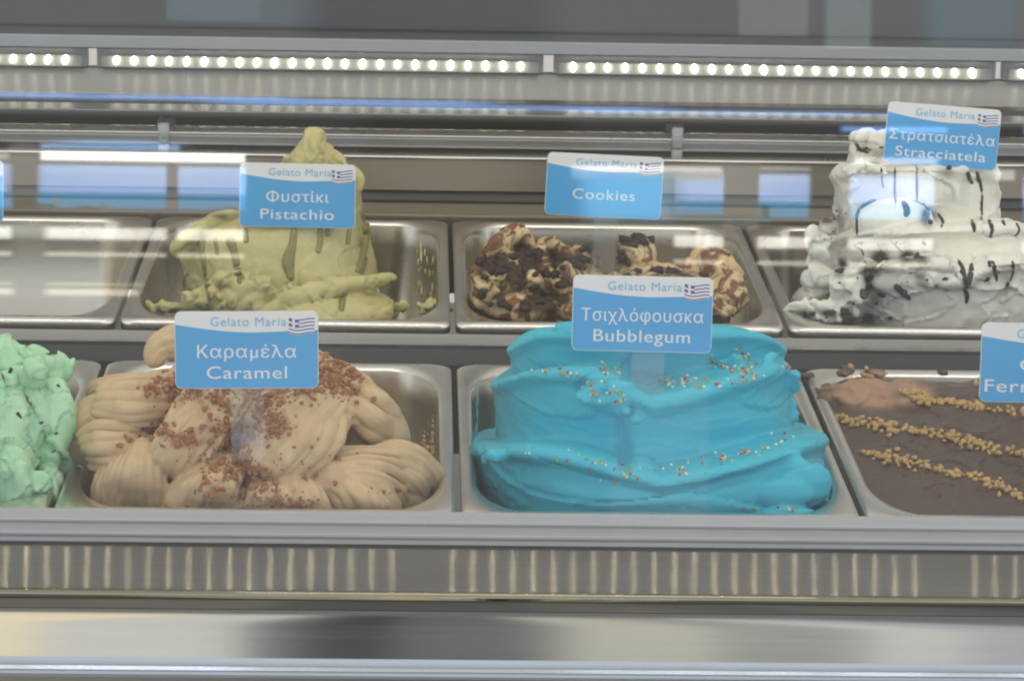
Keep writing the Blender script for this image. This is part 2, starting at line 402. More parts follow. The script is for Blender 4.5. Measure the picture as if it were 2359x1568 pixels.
# ================================================================== DISPLAY CASE
case = thing('display_case', 'long stainless steel ice cream display case with glass front and lit rail', 'display case', (0, 0, -.2))
def bar(name, prof, mat, bev=.0015, x0=-.9, x1=1.0, smooth=False, label=None):
    me = extr(prof, x0, x1).mesh(name, [MT[mat]], smooth); o = part(name, me, case, label)
    if bev: bevel_obj(o, bev)
    return o
# front rail the pans rest on (ridged light profile)
z = PY(U, 1179, -.004).z
fr = [(-.004, z), (-.0065, z-.001)]
yc, zc = -.0065, z-.001
for (yy, off) in ((1200, 0), (1204, -.0022), (1210, -.0022), (1214, -.0005), (1229, -.0005), (1233, -.003), (1241, -.003), (1246, -.001), (1258, -.0015)):
    Y = -.0075+off; fr.append((Y, PY(U, yy, Y).z))
fr += [(-.0085, fr[-1][1]-.004), (.004, fr[-1][1]-.004), (.004, z-.009), (-.0015, z-.006)]
bar('front_rail', fr, 'rail', .0006)
# sloping brushed ledge with a rounded nose
zl = PY(U, 1260, -.012).z; A = math.radians(31); Ltop = 0.0385
ZS, YS = zl+.60, .125
prof = [(-.012, zl)]
while True:
    y_, z_ = prof[-1]; vc = Vector((0, CAM.y-y_, CAM.z-z_)).normalized(); vl = Vector((0, YS-y_, ZS-z_)).normalized(); nn_ = (vc+vl).normalized()
    prof.append((y_-nn_.z*.003*-1*(1 if nn_.z < 0 else -1), z_-abs(nn_.y)*.003))
    if z_ < PY(U, 1352, y_).z: break
A = math.atan2(abs(nn_.y), nn_.z); ny, nzz = prof[-1]; R = .0030
prof += [(ny+R*math.sin(-A)*-1+R*math.cos(math.radians(t)), nzz-R*math.cos(A)+R*math.sin(math.radians(t))) for t in range(int(90+math.degrees(A)), 215, 6)]
by, bz = prof[-1]
bb = [(by, bz), (by+.0005, bz-.006)]
prof += [(by+.0005, bz-.007), (.0, bz-.007), (.0, zl)]
me = extr(prof).mesh('front_ledge', [MT['ledge']], True); o = part('front_ledge', me, case); o.modifiers.new('e', 'EDGE_SPLIT').split_angle = .6
cn = (ny+R*math.sin(-A)*-1, nzz-R*math.cos(A)); ring = [(cn[0]-.0004+(R+.0003)*math.cos(t), cn[1]+(R+.0003)*math.sin(t)) for t in np.linspace(0, 2*math.pi, 26, endpoint=False)]
part('ledge_nose', extr(ring).mesh('ledge_nose', [MT['nose']], True), case)
# front panel below: gently bulging brushed steel
zt = bz-.0075; pts = [(by+.001, zt)]
for i in range(1, 25):
    t = i/24; an = math.radians(-34+34.5*min(1, t/.30)) if t < .95 else math.radians(12)
    pts.append((pts[-1][0]+math.sin(-an)*.0415/24, pts[-1][1]-math.cos(an)*.0415/24))
prof = pts+[(.0, pts[-1][1]), (.0, zt)]
me = extr(prof).mesh('front_panel', [MT['front']], True); o = part('front_panel', me, case); o.modifiers.new('e', 'EDGE_SPLIT').split_angle = .6
yb_ = pts[-1][0]
def rod(name, y, Y, rpx, mat, label=None):
    c = PY(U, y, Y); r = rpx*mpp(Y); prof = [(c.y+r*math.cos(a), c.z+r*math.sin(a)) for a in np.linspace(0, 2*math.pi, 28, endpoint=False)]
    return part(name, extr(prof).mesh(name, [MT[mat]], True), case, label)
rod('bumper_tube', 1526, pts[-1][0]+.004, 17, 'bumper')
rod('bumper_tube', 1554, pts[-1][0]+.003, 9, 'bumper')
p0 = PY(U, 1562, pts[-1][0]); by = pts[-1][0]
bar('kick_panel', [(by, p0.z), (by, p0.z-.25), (.02, p0.z-.25), (.02, p0.z)], 'darksteel', .001)
# front glass, leaning back
TILT = math.radians(6.315); H = .80
g0 = (-.0100, zl+.0004); g1 = (g0[0]+H*math.sin(TILT), g0[1]+H*math.cos(TILT)); th = .005
prof = [g0, g1, (g1[0]+th*math.cos(TILT), g1[1]-th*math.sin(TILT)), (g0[0]+th*math.cos(TILT), g0[1]-th*math.sin(TILT))]
# hidden strip at the top of the glass that lights the tubs
GL = extr(prof, -.9, 1.0).mesh('front_glass', [MT['glass']], False); part('front_glass', GL, case)
zs = zl+.60; ys = .125
for k in range(-2, 3):
    mb = MB()
    for i in range(24):
        x = (k*26+i)*.01667+.004
        if -.85 < x < .95: mb.box(x-.0014, x+.0014, ys-.0020, ys+.0020, zs-.0012, zs)
    mb.box((k*26-.7)*.01667+.004, (k*26+23.7)*.01667+.004, ys-.004, ys+.004, zs-.0002, zs+.0006, 1)
    part('lamp_strip', mb.mesh('lamp_strip', [MT['ledhid'], MT['diffuser']], False), case)
bar('lamp_housing', [(ys-.02, zs+.001), (ys+.02, zs+.001), (ys+.02, zs+.02), (ys-.02, zs+.02)], 'alu', 0)
# well and step between the two rows
ROW2, H2, PL, PW = .4338, .008, .350, .256
bar('well_floor', [(.006, -.20), (1.3, -.20), (1.3, -.21), (.006, -.21)], 'darksteel', 0)
st = [(.431, H2-.011), (.4295, H2-.0115), yz(771, .427), yz(789, .420), yz(797, .413), (.416, -.06), (.431, -.06)]
me = extr(st).mesh('row_divider', [MT['divider']], True); o = part('row_divider', me, case); o.modifiers.new('e', 'EDGE_SPLIT').split_angle = .7; bevel_obj(o, .002)
bar('divider_face', [yz(799, .414), yz(843, .408), (.4155, -.09), (.4155, yz(799, .414)[1])], 'dark', .002)
# back of the case
Yb = .80
b0 = yz(499, Yb-.008); b1 = yz(470, Yb+.004); b2 = yz(441, Yb+.012); b3 = yz(368, Yb+.016)
bar('rear_ledge', [b0, b1, (b1[0]+.03, b1[1]), (b1[0]+.03, -.06), (b0[0], -.06)], 'backpanel', .001)
bar('rear_dark_strip', [(b1[0]+.004, b1[1]+.0002), (b2[0]+.002, b2[1]), (b2[0]+.02, b2[1]), (b2[0]+.02, b1[1]+.0002)], 'dark', .002)  # near-black strip between rear ledge and back panel
bar('back_panel', [(b2[0]-.003, b2[1]), b3, (b3[0]+.012, b3[1]), (b3[0]+.012, b2[1])], 'backpanel', .0008)
def strip(name, y0, y1, Y0, Y1, mat, depth=.02, bev=.0012):
    p, q = yz(y0, Y0), yz(y1, Y1)
    return bar(name, [p, q, (q[0]+depth, q[1]), (p[0]+depth, p[1])], mat, bev)
strip('lower_track', 363, 369.5, .812, .812, 'rim', .02, .0012)
strip('track_groove', 345, 364, .838, .835, 'dark', .02, .001)  # dark strip, the shade of the groove is in its colour
strip('sliding_rail', 317, 346.5, .83, .83, 'alu', .03, .003)
strip('rail_edge', 315.5, 318.5, .828, .828, 'rim', .03, .0006)
strip('dark_channel', 269, 318, .90, .88, 'darksteel', .02, .001)
strip('thin_trim', 265.5, 269.5, .868, .868, 'alu', .03, .0008)
strip('upper_slot', 239, 267, .93, .92, 'dark', .02, .001)  # dark strip standing in for the shade inside the slot
YL = 1.0
strip('light_panel', 169, 239.5, YL, YL-.01, 'lightpanel', .01, .001)
strip('canopy_rail', 95, 127, YL-.02, YL-.022, 'alu', .04, .0015)
strip('upper_panel', -900, 95, YL+.12, YL+.06, 'upper', .02, 0)
strip('upper_lip', 84, 96.5, YL+.012, YL+.01, 'darksteel', .03, .001)
for x, y0, y1, Y in ((385, 266, 347, .862), (1551, 277, 361, .862)):
    mb = MB(); a = PY(x, y1, Y); b = PY(x, y0, Y); r = 13*mpp(Y)
    for (k0, k1) in ((0, .42), (.48, 1)):
        za, zb_ = a.z+(b.z-a.z)*k0, a.z+(b.z-a.z)*k1
        mb.rings([[Vector((a.x+rr*math.cos(t), Y-.036+rr*math.sin(t), zz)) for t in np.linspace(0, 2*math.pi, 20, endpoint=False)] for rr, zz in ((r*.8, za), (r, za+.001), (r, zb_-.001), (r*.8, zb_))])
    part('support_post', mb.mesh('support_post', [MT['post']]), case)
    c = PY(x, (y0+y1)/2+4, .868); bxx = MB(); bxx.box(c.x-r*1.5, c.x+r*1.5, .85, .875, a.z-.001, b.z-.004); part('post_shade', bxx.mesh('post_shade', [MT['dark']], False), case)  # dark box standing in for the shadow behind the post
# LED bars
def led_mesh():
    m = mpp(YL); mb = MB(); mb.ell((0, 0, 0), (5.9*m, .004, 10*m), 8, 12); return mb.mesh('led', [MT['led']])
LED = led_mesh()
bars = [([30-40*i for i in range(20, -1, -1)]+[70, 110, 150]), [268+40.5*i for i in range(24)], [1320+40*i for i in range(24)], [2353+40*i for i in range(20)]]
for xs in bars:
    xa, xb = xs[0]-44, xs[-1]+52
    pa, pb = PY(xa, 153-(1180-xa)*.0155, YL).x, PY(xb, 153-(1180-xb)*.0155, YL).x
    y0, y1 = yz(126, YL-.004), yz(169.5, YL-.004)
    mb = MB(); mb.box(pa, pb, YL-.004, YL+.012, y1[1], y0[1]); ym = yz(141, YL-.008)[1]
    hb = part('led_bar', mb.mesh('led_bar', [MT['rail']], False), case); bevel_obj(hb, .0012)
    mb = MB(); mb.box(pa+.004, pb-.004, YL-.0085, YL-.0045, y1[1]+.0006, ym)
    cv = part('light_cover', mb.mesh('light_cover', [MT['diffuser']], False), hb); bevel_obj(cv, .0012)
    zc = yz(153, YL-.010)[1]
    for x in xs:
        o = bpy.data.objects.new('led', LED); COL.objects.link(o); o.parent = hb
        px_ = PY(x, 153-(1180-x)*.0155, YL-.010).x
        o.location = Vector((px_, YL-.0095, zc))-wloc(hb); o.rotation_euler = (0, -(x-1180)/1180*.30, 0); o.scale = (rnd.uniform(.9, 1.1), 1, rnd.uniform(.88, 1.1))

# ================================================================== PANS
def superr(cx, cy, hx, hy, rx, ry, z, n=10):
    pts = []
    for (sx_, sy_, a0) in ((1, 1, 0), (-1, 1, 90), (-1, -1, 180), (1, -1, 270)):
        for i in range(n+1):
            a = math.radians(a0+90*i/n); pts.append(Vector((cx+sx_*(hx-rx)+rx*math.cos(a), cy+sy_*(hy-ry)+ry*math.sin(a), z)))
    return pts
def pan_meshes():
    """pan with its front left rim corner at the origin, rim at z=0"""
    cx, cy, hx, hy = PW/2, PL/2, PW/2-.002, PL/2
    body, rim = MB(), MB()
    ins = .0095
    rings = [superr(cx, cy, hx-ins, hy-.013, .036, .066, -.0022), superr(cx, cy, hx-ins-.0015, hy-.0145, .036, .066, -.007),
             superr(cx, cy, hx-ins-.003, hy-.016, .036, .066, -.02), superr(cx, cy, hx-ins-.012, hy-.024, .035, .060, -.115), superr(cx, cy, hx-ins-.03, hy-.04, .03, .034, -.128), superr(cx, cy, .02, .03, .01, .01, -.129)]
    body.rings(rings, caps=False); body.f.append(tuple(range(len(body.v)-len(rings[0]), len(body.v)))); body.m.append(0)
    R = []
    for k in range(9):                                                   # rolled rim: inside edge over the top, down the outside
        a = math.radians(180-180*k/8*1.0); w = (math.cos(a)+1)/2
        hx_i, hy_i = (hx-ins)+ins*w*.9+.0009*w, (hy-.013)+.013*w
        rx = .036*(1-w)+.011*w; ry = .066*(1-w)+.012*w
        zz = -.0022*(1-w)-.0018*w+.0030*math.sin(a)
        R.append(superr(cx, cy, hx_i, hy_i, rx, ry, zz))
    R.append(superr(cx, cy, hx, hy, .011, .012, -.0085)); R.append(superr(cx, cy, hx-.0012, hy-.0012, .011, .012, -.0085))
    R.append(superr(cx, cy, hx-.0016, hy-.0016, .010, .011, -.0035))
    rim.rings(R, caps=False)
    return body.mesh('basin', [MT['pan']]), rim.mesh('rim', [MT['rim']])
PB, PR = pan_meshes()
names = {(0, -2): 'steel tub of mint green ice cream cut off at the left edge', (0, -1): 'steel tub under the beige caramel ice cream with brown crumbs',
         (0, 0): 'steel tub filled with bright blue ice cream', (0, 1): 'steel tub of smooth dark chocolate ice cream with nut rows',
         (1, -2): 'empty steel tub at the left of the rear row', (1, -1): 'steel tub around the tall green pistachio peak', (1, 0): 'steel tub half full of beige and dark brown cookie ice cream',
         (1, 1): 'steel tub under the tall white chocolate-streaked ice cream'}
first = True
for (r, i), lb in names.items():
    t = thing('gelato_pan', lb, 'ice cream tub', (i*PW, (ROW2 if r else .0), (H2 if r else 0)), 'steel ice cream tubs')
    for nm, me in (('basin', PB), ('rim', PR)):
        o = bpy.data.objects.new(nm, me); COL.objects.link(o); o.parent = t

# ================================================================== GELATO
FL = -.122
def mound(name, label, me, mat, row, col):
    me.materials.clear(); me.materials.append(MT[mat])
    me.polygons.foreach_set('use_smooth', [True]*len(me.polygons))
    loc = (col*PW+PW/2, (ROW2 if row else 0)+PL/2, (H2 if row else 0)-.128)
    bv = bvh_of(me)
    return thing(name, label, 'ice cream', loc, 'heaps of ice cream in tubs', me), bv
def chunk(r, seed, sub=1):
    q = random.Random(seed); mb = MB()
    t = (1+5**.5)/2; base = [(-1, t, 0), (1, t, 0), (-1, -t, 0), (1, -t, 0), (0, -1, t), (0, 1, t), (0, -1, -t), (0, 1, -t), (t, 0, -1), (t, 0, 1), (-t, 0, -1), (-t, 0, 1)]
    fc = [(0, 11, 5), (0, 5, 1), (0, 1, 7), (0, 7, 10), (0, 10, 11), (1, 5, 9), (5, 11, 4), (11, 10, 2), (10, 7, 6), (7, 1, 8), (3, 9, 4), (3, 4, 2), (3, 2, 6), (3, 6, 8), (3, 8, 9), (4, 9, 5), (2, 4, 11), (6, 2, 10), (8, 6, 7), (9, 8, 1)]
    sc = Vector((q.uniform(.7, 1.3), q.uniform(.7, 1.3), q.uniform(.6, 1.1)))
    v = [Vector(b).normalized()*q.uniform(.72, 1.2)*r for b in base]; v = [Vector((p.x*sc.x, p.y*sc.y, p.z*sc.z)) for p in v]
    return v, fc
CH = [chunk(1.0, k) for k in range(12)]
def rmat(q=rnd):
    return Matrix.Rotation(q.uniform(0, 6.28), 3, 'Z') @ Matrix.Rotation(q.uniform(0, 6.28), 3, 'X')
def chunk_mesh(name, mat, k, smooth=True):
    mb = MB(); mb.add(*CH[k]); me = mb.mesh(name, [MT[mat]], smooth); return me
def place(name, me, parent, loc, size, rot):
    o = bpy.data.objects.new(name, me); COL.objects.link(o); o.parent = parent
    o.location = Vector(loc)-wloc(parent); o.scale = size if isinstance(size, tuple) else (size,)*3
    o.rotation_euler = rot.to_euler(); return o
def surf_tube(bv, mb, pts, radii, lift=.35, flat=.55, nseg=20, n=10, hintn=None):
    """tube lying on a mound along photo points"""
    P = []; rr = []; nn = Vector((0, -1, .3))
    f = catmull([(x, y, r) for (x, y), r in zip(pts, radii)], max(8, len(pts)*4))
    for x, y, r in f:
        h, nrm = cast(bv, x, y)
        if h is None: continue
        m = mpp(h.y); P.append(h+nrm*(r*m*flat*lift)); rr.append(max(r, 1)*m)
    if len(P) < 3: return False
    tube(mb, P, rr, len(P)*2, n, flat=flat, hint=(0, -.9, .4)); return True

# ---------------- caramel: piped ridged lobes
def L3(pts): return [PY(x, y, Y) for x, y, Y in pts]
mb = MB()
def lobe(pts, rad, ridges=9, amp=.07, flat=.8, twist=.5, nseg=30):
    tube(mb, L3(pts), [r*mpp(.1) for r in rad], nseg+14, int(ridges*1.35)*12, int(ridges*1.35), amp*.80, flat*.8, twist)
loft(mb, [(1215, 250, 900, .05, .30), (1120, 240, 920, .06, .30), (1000, 240, 900, .085, .28), (900, 330, 830, .13, .25), (830, 420, 760, .16, .23), (790, 480, 700, .18, .22)], floor=FL, exp=2.2)
lobe([(560, 830, 0.150), (440, 790, 0.150), (375, 800, 0.150), (345, 850, 0.140)], [40, 44, 36, 24], 8, .06)
lobe([(560, 880, 0.130), (420, 905, 0.110), (310, 905, 0.105), (225, 900, 0.105), (215, 925, 0.120)], [58, 54, 44, 30, 14], 10, .10, .8, .2, 40)
lobe([(470, 930, 0.110), (330, 955, 0.095), (235, 960, 0.090), (185, 1005, 0.090), (215, 1075, 0.095)], [60, 62, 58, 46, 26], 12, .05, .8, .4, 40)
lobe([(330, 990, 0.080), (300, 1060, 0.065), (280, 1130, 0.055), (272, 1225, 0.060)], [40, 58, 74, 70], 16, .055, .7, 0, 36)
lobe([(350, 1000, 0.080), (345, 1080, 0.065), (335, 1180, 0.070)], [40, 55, 50], 13, .06, .7, 0, 36)
lobe([(540, 860, 0.100), (490, 930, 0.080), (440, 1000, 0.060), (395, 1055, 0.055), (420, 1090, 0.070)], [70, 76, 68, 52, 26], 11, .075, .85, .6, 40)
lobe([(760, 880, 0.110), (730, 950, 0.075), (665, 1015, 0.055), (605, 1065, 0.048), (600, 1100, 0.065)], [66, 82, 78, 58, 26], 12, .06, .85, .7, 40)
lobe([(700, 850, 0.130), (780, 900, 0.120), (855, 955, 0.105), (895, 1010, 0.105), (880, 1045, 0.120)], [60, 66, 62, 46, 24], 8, .045, .75, .5, 36)
lobe([(640, 850, 0.120), (740, 905, 0.100), (820, 940, 0.090), (850, 965, 0.095)], [40, 36, 30, 16], 7, .10, .8, .3, 30)
lobe([(640, 1110, 0.070), (740, 1075, 0.060), (840, 1070, 0.065), (930, 1065, 0.070), (990, 1105, 0.080), (992, 1160, 0.095)], [40, 46, 44, 46, 40, 28], 9, .10, .8, .9, 46)
lobe([(660, 1120, 0.060), (760, 1110, 0.055), (850, 1120, 0.055), (930, 1105, 0.060), (985, 1150, 0.075)], [36, 34, 30, 30, 26], 7, .11, .8, .6, 46)
lobe([(560, 1080, 0.060), (490, 1110, 0.045), (450, 1160, 0.040), (440, 1230, 0.045)], [44, 62, 72, 60], 13, .06, .8, .3, 36)
lobe([(640, 1090, 0.055), (650, 1130, 0.040), (660, 1175, 0.036), (665, 1240, 0.045)], [40, 66, 78, 70], 15, .07, .75, .0, 36)
lobe([(700, 1090, 0.060), (790, 1120, 0.040), (850, 1165, 0.038), (875, 1230, 0.050)], [40, 58, 66, 60], 8, .05, .75, .4, 36)
lobe([(560, 1120, 0.050), (560, 1160, 0.040), (560, 1230, 0.045)], [30, 48, 44], 10, .06, .8, .0, 24)
lobe([(860, 1140, 0.060), (930, 1160, 0.065), (965, 1210, 0.080)], [40, 46, 40], 7, .04, .8, .0, 24)
def ruffle(A, B, n, r, tw=.0):
    """a fan of soft parallel ridges swept between two edges, as a flat piping nozzle leaves it"""
    for k in range(n):
        t = (k+.5)/n; q_ = rnd.uniform(-.25, .25)/n; w = 1+rnd.uniform(-.22, .22)
        P = [Vector(PY(*a))*(1-t-q_)+Vector(PY(*b))*(t+q_) for a, b in zip(A, B)]
        bow = math.sin(math.pi*t)
        P = [p+Vector((0, -.010*bow*(1 if 0 < i < len(P)-1 else .4), .003*bow)) for i, p in enumerate(P)]
        m_ = len(P); rad = [r*.84*mpp(.08)*w*(.75 if i == 0 else 1.0 if i < m_-1 else .8) for i in range(m_)]
        tube(mb, P, rad, 30, 14, flat=.75, wob=.05)
ruffle([(440, 868, .10), (330, 868, .088), (224, 886, .09)], [(410, 985, .085), (300, 985, .072), (205, 975, .08)], 6, 17)
ruffle([(330, 985, .075), (240, 972, .070), (172, 1000, .08)], [(300, 1085, .06), (240, 1098, .06), (205, 1085, .075)], 5, 18)
ruffle([(312, 1012, .07), (240, 1090, .050), (212, 1200, .055)], [(345, 1012, .065), (385, 1090, .048), (398, 1200, .05)], 9, 13.5)
ruffle([(500, 880, .095), (415, 960, .062), (350, 1045, .052), (352, 1085, .062)], [(560, 930, .08), (512, 1010, .052), (450, 1092, .046), (415, 1115, .058)], 7, 16)
ruffle([(640, 900, .085), (608, 980, .056), (562, 1060, .046), (575, 1098, .058)], [(800, 930, .08), (792, 1020, .052), (705, 1095, .042), (630, 1120, .054)], 8, 19)
ruffle([(700, 880, .10), (790, 905, .09), (846, 930, .09)], [(680, 935, .085), (775, 965, .075), (838, 992, .08)], 4, 15)
ruffle([(690, 1070, .055), (830, 1035, .060), (930, 1045, .070), (1000, 1120, .092)], [(705, 1150, .040), (800, 1138, .035), (862, 1165, .035), (896, 1215, .045)], 7, 17)
ruffle([(500, 1075, .05), (430, 1110, .036), (375, 1200, .036)], [(560, 1085, .045), (548, 1130, .031), (545, 1210, .033)], 8, 16)
ruffle([(590, 1100, .042), (570, 1150, .031), (560, 1225, .033)], [(720, 1100, .042), (762, 1150, .029), (774, 1225, .033)], 9, 18)
ruffle([(740, 1105, .045), (800, 1150, .03), (810, 1225, .034)], [(800, 1100, .045), (890, 1150, .032), (910, 1225, .04)], 4, 20)
mb.ell(PY(872, 965, .098), (52*mpp(.09), .014, 86*mpp(.09)), 20, 32, Matrix.Rotation(-.55, 3, 'Y') @ Matrix.Rotation(.25, 3, 'Z'))
ruffle([(800, 880, .098), (868, 905, .092), (925, 960, .098)], [(800, 960, .085), (845, 1010, .084), (885, 1040, .095)], 3, 26)
me = fuse(mb, .0007, 1, .3)
rough_up(me, [(.0007, (110, 110, 110)), (.0024, (28, 28, 28))], 3.1)
CB = [(430, 880, 60, 30, 1.0), (400, 905, 40, 25, .7), (560, 905, 110, 25, .9), (610, 950, 45, 45, 1.0), (640, 985, 30, 20, .8), (420, 1010, 38, 22, .9), (370, 990, 24, 20, .6), (500, 940, 40, 40, .4), (530, 1000, 45, 50, .8), (545, 1080, 45, 30, 1.1), (590, 1110, 45, 30, .9),
      (770, 850, 40, 45, 1.6), (745, 880, 50, 22, 1.2), (805, 880, 30, 30, 1.0), (690, 1165, 40, 25, .6), (490, 1130, 40, 20, .4), (350, 895, 40, 16, .6), (470, 1060, 40, 25, .4), (640, 1150, 60, 25, .5), (700, 900, 50, 14, .6), (560, 1040, 22, 30, .7), (880, 1130, 26, 8, .25), (300, 1020, 60, 30, .10), (690, 1060, 120, 60, .16), (450, 1150, 60, 30, .15)]
def cfn(c, p):
    v = np.zeros(len(p))
    for x, y, rx, ry, w in CB: v += w*.72*blot(p, x, y, rx, ry)
    return v*(.55+1.9*nz(c, 130)+.9*nz(c, 320))
paint(me, 'choc', cfn)
car, bvc = mound('caramel_gelato', 'beige caramel ice cream in ridged swirls sprinkled with brown crumbs', me, 'caramel', 0, -1)
crm = MB(); q = random.Random(11)
for x, y, rx, ry, w in CB:
    for _ in range(int(52*w*math.sqrt(rx*ry)/26)):
        px_, py_ = x+q.gauss(0, rx*.62), y+q.gauss(0, ry*.62)
        h, nrm = cast(bvc, px_, py_)
        if h is None: continue
        s = q.choice((q.uniform(2, 4), q.uniform(2.5, 6), q.uniform(4, 10)))*mpp(h.y); v, f = CH[q.randrange(12)]; R_ = rmat(q)
        crm.add([h+nrm*(s*.25)+R_ @ (p*s) for p in v], f)
o = part('crumb_topping', crm.mesh('crumb_topping', [MT['crumb']], False), car); o['kind'] = 'stuff'
res = MB()
for _ in range(60):
    t = q.random(); x = 985+q.uniform(-18, 26)+t*10; y = 1080-120*t+q.uniform(-10, 10)
    v, f = CH[q.randrange(12)]; s = q.uniform(3, 9)*mpp(.1)*(1.2-t); R_ = rmat(q); c = PY(x, y, .115+.02*q.random()); c.x = min(c.x, -.0165)
    res.add([c+R_ @ (p*s) for p in v], f)
part('smear', res.mesh('smear', [plain('caramel_smear', (.60, .37, .11), .45, .2, 80)]), car, 'yellowish smear on the tub wall')

# ---------------- bubblegum: three thick folded tiers
mb = MB()
A_ = smoothf([(0, 1062), (.05, 1046), (.2, 1046), (.33, 1075), (.5, 1116), (.6, 1098), (.75, 1065), (.9, 1030), (1, 1030)])
def off(f, d): return lambda t: f(t)+d
loft(mb, [(1240, 1140, 1870, .034, .32), (1190, 1112, 1900, .026, .33)], floor=FL, exp=2.3, cap=False)
loft(mb, [(1205, 1108, 1904, .024, .33), (off(A_, 75), 1094, 1914, .026, .33), (off(A_, 26), 1092, 1914, .029, .333), (off(A_, 8), 1082, 1920, .0235, .333), (A_, 1088, 1914, .0245, .330)], exp=2.9)
B_ = smoothf([(0, 905), (.04, 880), (.12, 866), (.25, 858), (.33, 862), (.40, 890), (.46, 925), (.52, 935), (.6, 918), (.75, 890), (.9, 862), (1, 850)], .03)
loft(mb, [(1150, 1166, 1826, .066, .30), (1080, 1152, 1832, .063, .30), (off(B_, 90), 1150, 1832, .0625, .30), (off(B_, 28), 1146, 1828, .062, .30), (off(B_, 9), 1130, 1834, .0555, .30), (B_, 1138, 1826, .057, .27)], exp=2.6)
C_ = smoothf([(0, 815), (.05, 785), (.15, 772), (.5, 775), (.8, 768), (.95, 785), (1, 815)], .04)
loft(mb, [(960, 1190, 1815, .112, .28), (off(C_, 60), 1180, 1815, .108, .28), (off(C_, 24), 1178, 1813, .107, .28), (off(C_, 8), 1168, 1822, .102, .28), (C_, 1178, 1812, .104, .25)], exp=2.5)
m_ = mpp(.08)
def blob(x, y, Y, rx, ry, rd, rot=None): mb.ell(PY(x, y, Y), (rx*mpp(Y), rd*mpp(Y), ry*mpp(Y)), 12, 18, rot)
def ragged(x, y, Y, rx, ry, n, r0, r1, seed=5, dy=.006):
    q = random.Random(seed)
    for _ in range(n):
        Yq = Y+q.uniform(-dy, dy); r = q.uniform(r0, r1)*mpp(Yq)
        mb.ell(PY(x+q.gauss(0, rx*.5), y+q.gauss(0, ry*.5), Yq), (r*q.uniform(1.2, 1.9), r*q.uniform(.35, .55), r*q.uniform(.8, 1.2)), 9, 14,
               Matrix.Rotation(q.uniform(-.9, .9), 3, 'Y') @ Matrix.Rotation(q.uniform(-.7, .7), 3, 'X') @ Matrix.Rotation(q.uniform(-.9, .9), 3, 'Z'))
blob(1315, 775, .150, 44, 36, 36); blob(1296, 762, .15, 22, 22, 24)
blob(1400, 908, .062, 66, 38, 34); ragged(1385, 915, .056, 56, 26, 16, 7, 15, 105, .004); ragged(1440, 950, .060, 26, 10, 6, 6, 11, 106)
ragged(1140, 1050, .036, 30, 6, 5, 8, 13, 10); ragged(1818, 872, .13, 16, 30, 8, 12, 20, 11); ragged(1826, 940, .14, 8, 50, 5, 9, 14, 12)
blob(1845, 1112, .048, 72, 66, 46); blob(1800, 1135, .038, 80, 40, 32); ragged(1880, 1150, .05, 30, 20, 5, 12, 20, 13)
blob(1820, 1200, .030, 84, 36, 30); ragged(1850, 1032, .085, 44, 12, 6, 10, 18, 14); ragged(1700, 835, .100, 70, 10, 6, 12, 20, 15)
me = fuse(mb, .0016, 3, .5)
crease(me, .0010, (6, 6, 22), 3.3, .05, .5)
crease(me, .0005, (12, 12, 60), 8.3, .05, .5)
c = coords(me); p = pix(c); front = (c[:, 1] < .13)
g = np.zeros(len(c))
# folds and spatula valleys
xc = 1432+(p[:, 1]-1000)*.12
g -= .006*np.exp(-((p[:, 0]-xc)/16)**2)*((p[:, 1] > 955) & (p[:, 1] < 1085))
g += .004*np.exp(-((p[:, 0]-xc-34)/26)**2)*((p[:, 1] > 955) & (p[:, 1] < 1085))
g += .004*np.exp(-(((p[:, 0]-1510)/150)**2))*np.exp(-((p[:, 1]-1150)/34)**2)
g -= .003*np.exp(-((p[:, 1]-(1120+(p[:, 0]-1640)*-.28))/10)**2)*((p[:, 0] > 1600))
g += .004*np.sin((p[:, 1]-.12*p[:, 0])/23.0)*np.exp(-((p[:, 1]-1010)/70)**2)*.35
g *= front
setco(me, c+normals(me)*g[:, None])
rough_up(me, [(.0022, (10, 10, 22)), (.0008, (30, 40, 60)), (.0005, (24, 60, 200))], 1.7)
bub, bvb = mound('bubblegum_gelato', 'bright blue bubblegum ice cream in three thick folded tiers with sprinkles', me, 'bubble', 0, 0)
LINES = [([(1190, 866), (1300, 858), (1340, 880), (1370, 915), (1400, 940)], 34, 9), ([(1330, 870), (1400, 890), (1440, 925), (1410, 940)], 40, 18), ([(1380, 840), (1420, 855)], 12, 10),
         ([(1520, 880), (1560, 880), (1600, 878)], 42, 9), ([(1600, 885), (1680, 875), (1730, 860)], 26, 10), ([(1620, 830), (1680, 850), (1700, 840)], 20, 12), ([(1690, 800), (1720, 840), (1740, 870)], 34, 18),
         ([(1800, 850), (1825, 855)], 8, 8), ([(1290, 1048), (1340, 1060), (1400, 1075), (1480, 1085)], 22, 12), ([(1460, 1090), (1540, 1085), (1620, 1070)], 20, 12), ([(1640, 1060), (1740, 1040), (1820, 1010)], 38, 9), ([(1380, 1110), (1500, 1090)], 5, 8), ([(1700, 1180), (1760, 1160), (1840, 1175)], 12, 7), ([(1200, 1048), (1290, 1055)], 4, 6), ([(1280, 745)], 1, 3)]
SP = []
for k in ('s_red', 's_yellow', 's_pale', 's_green', 's_orange', 's_pale', 's_red'):
    b_ = MB(); b_.ell((0, 0, 0), (1, 1, 1), 6, 8); SP.append(b_.mesh('sprinkle', [MT[k]]))
sp = []; q = random.Random(21)
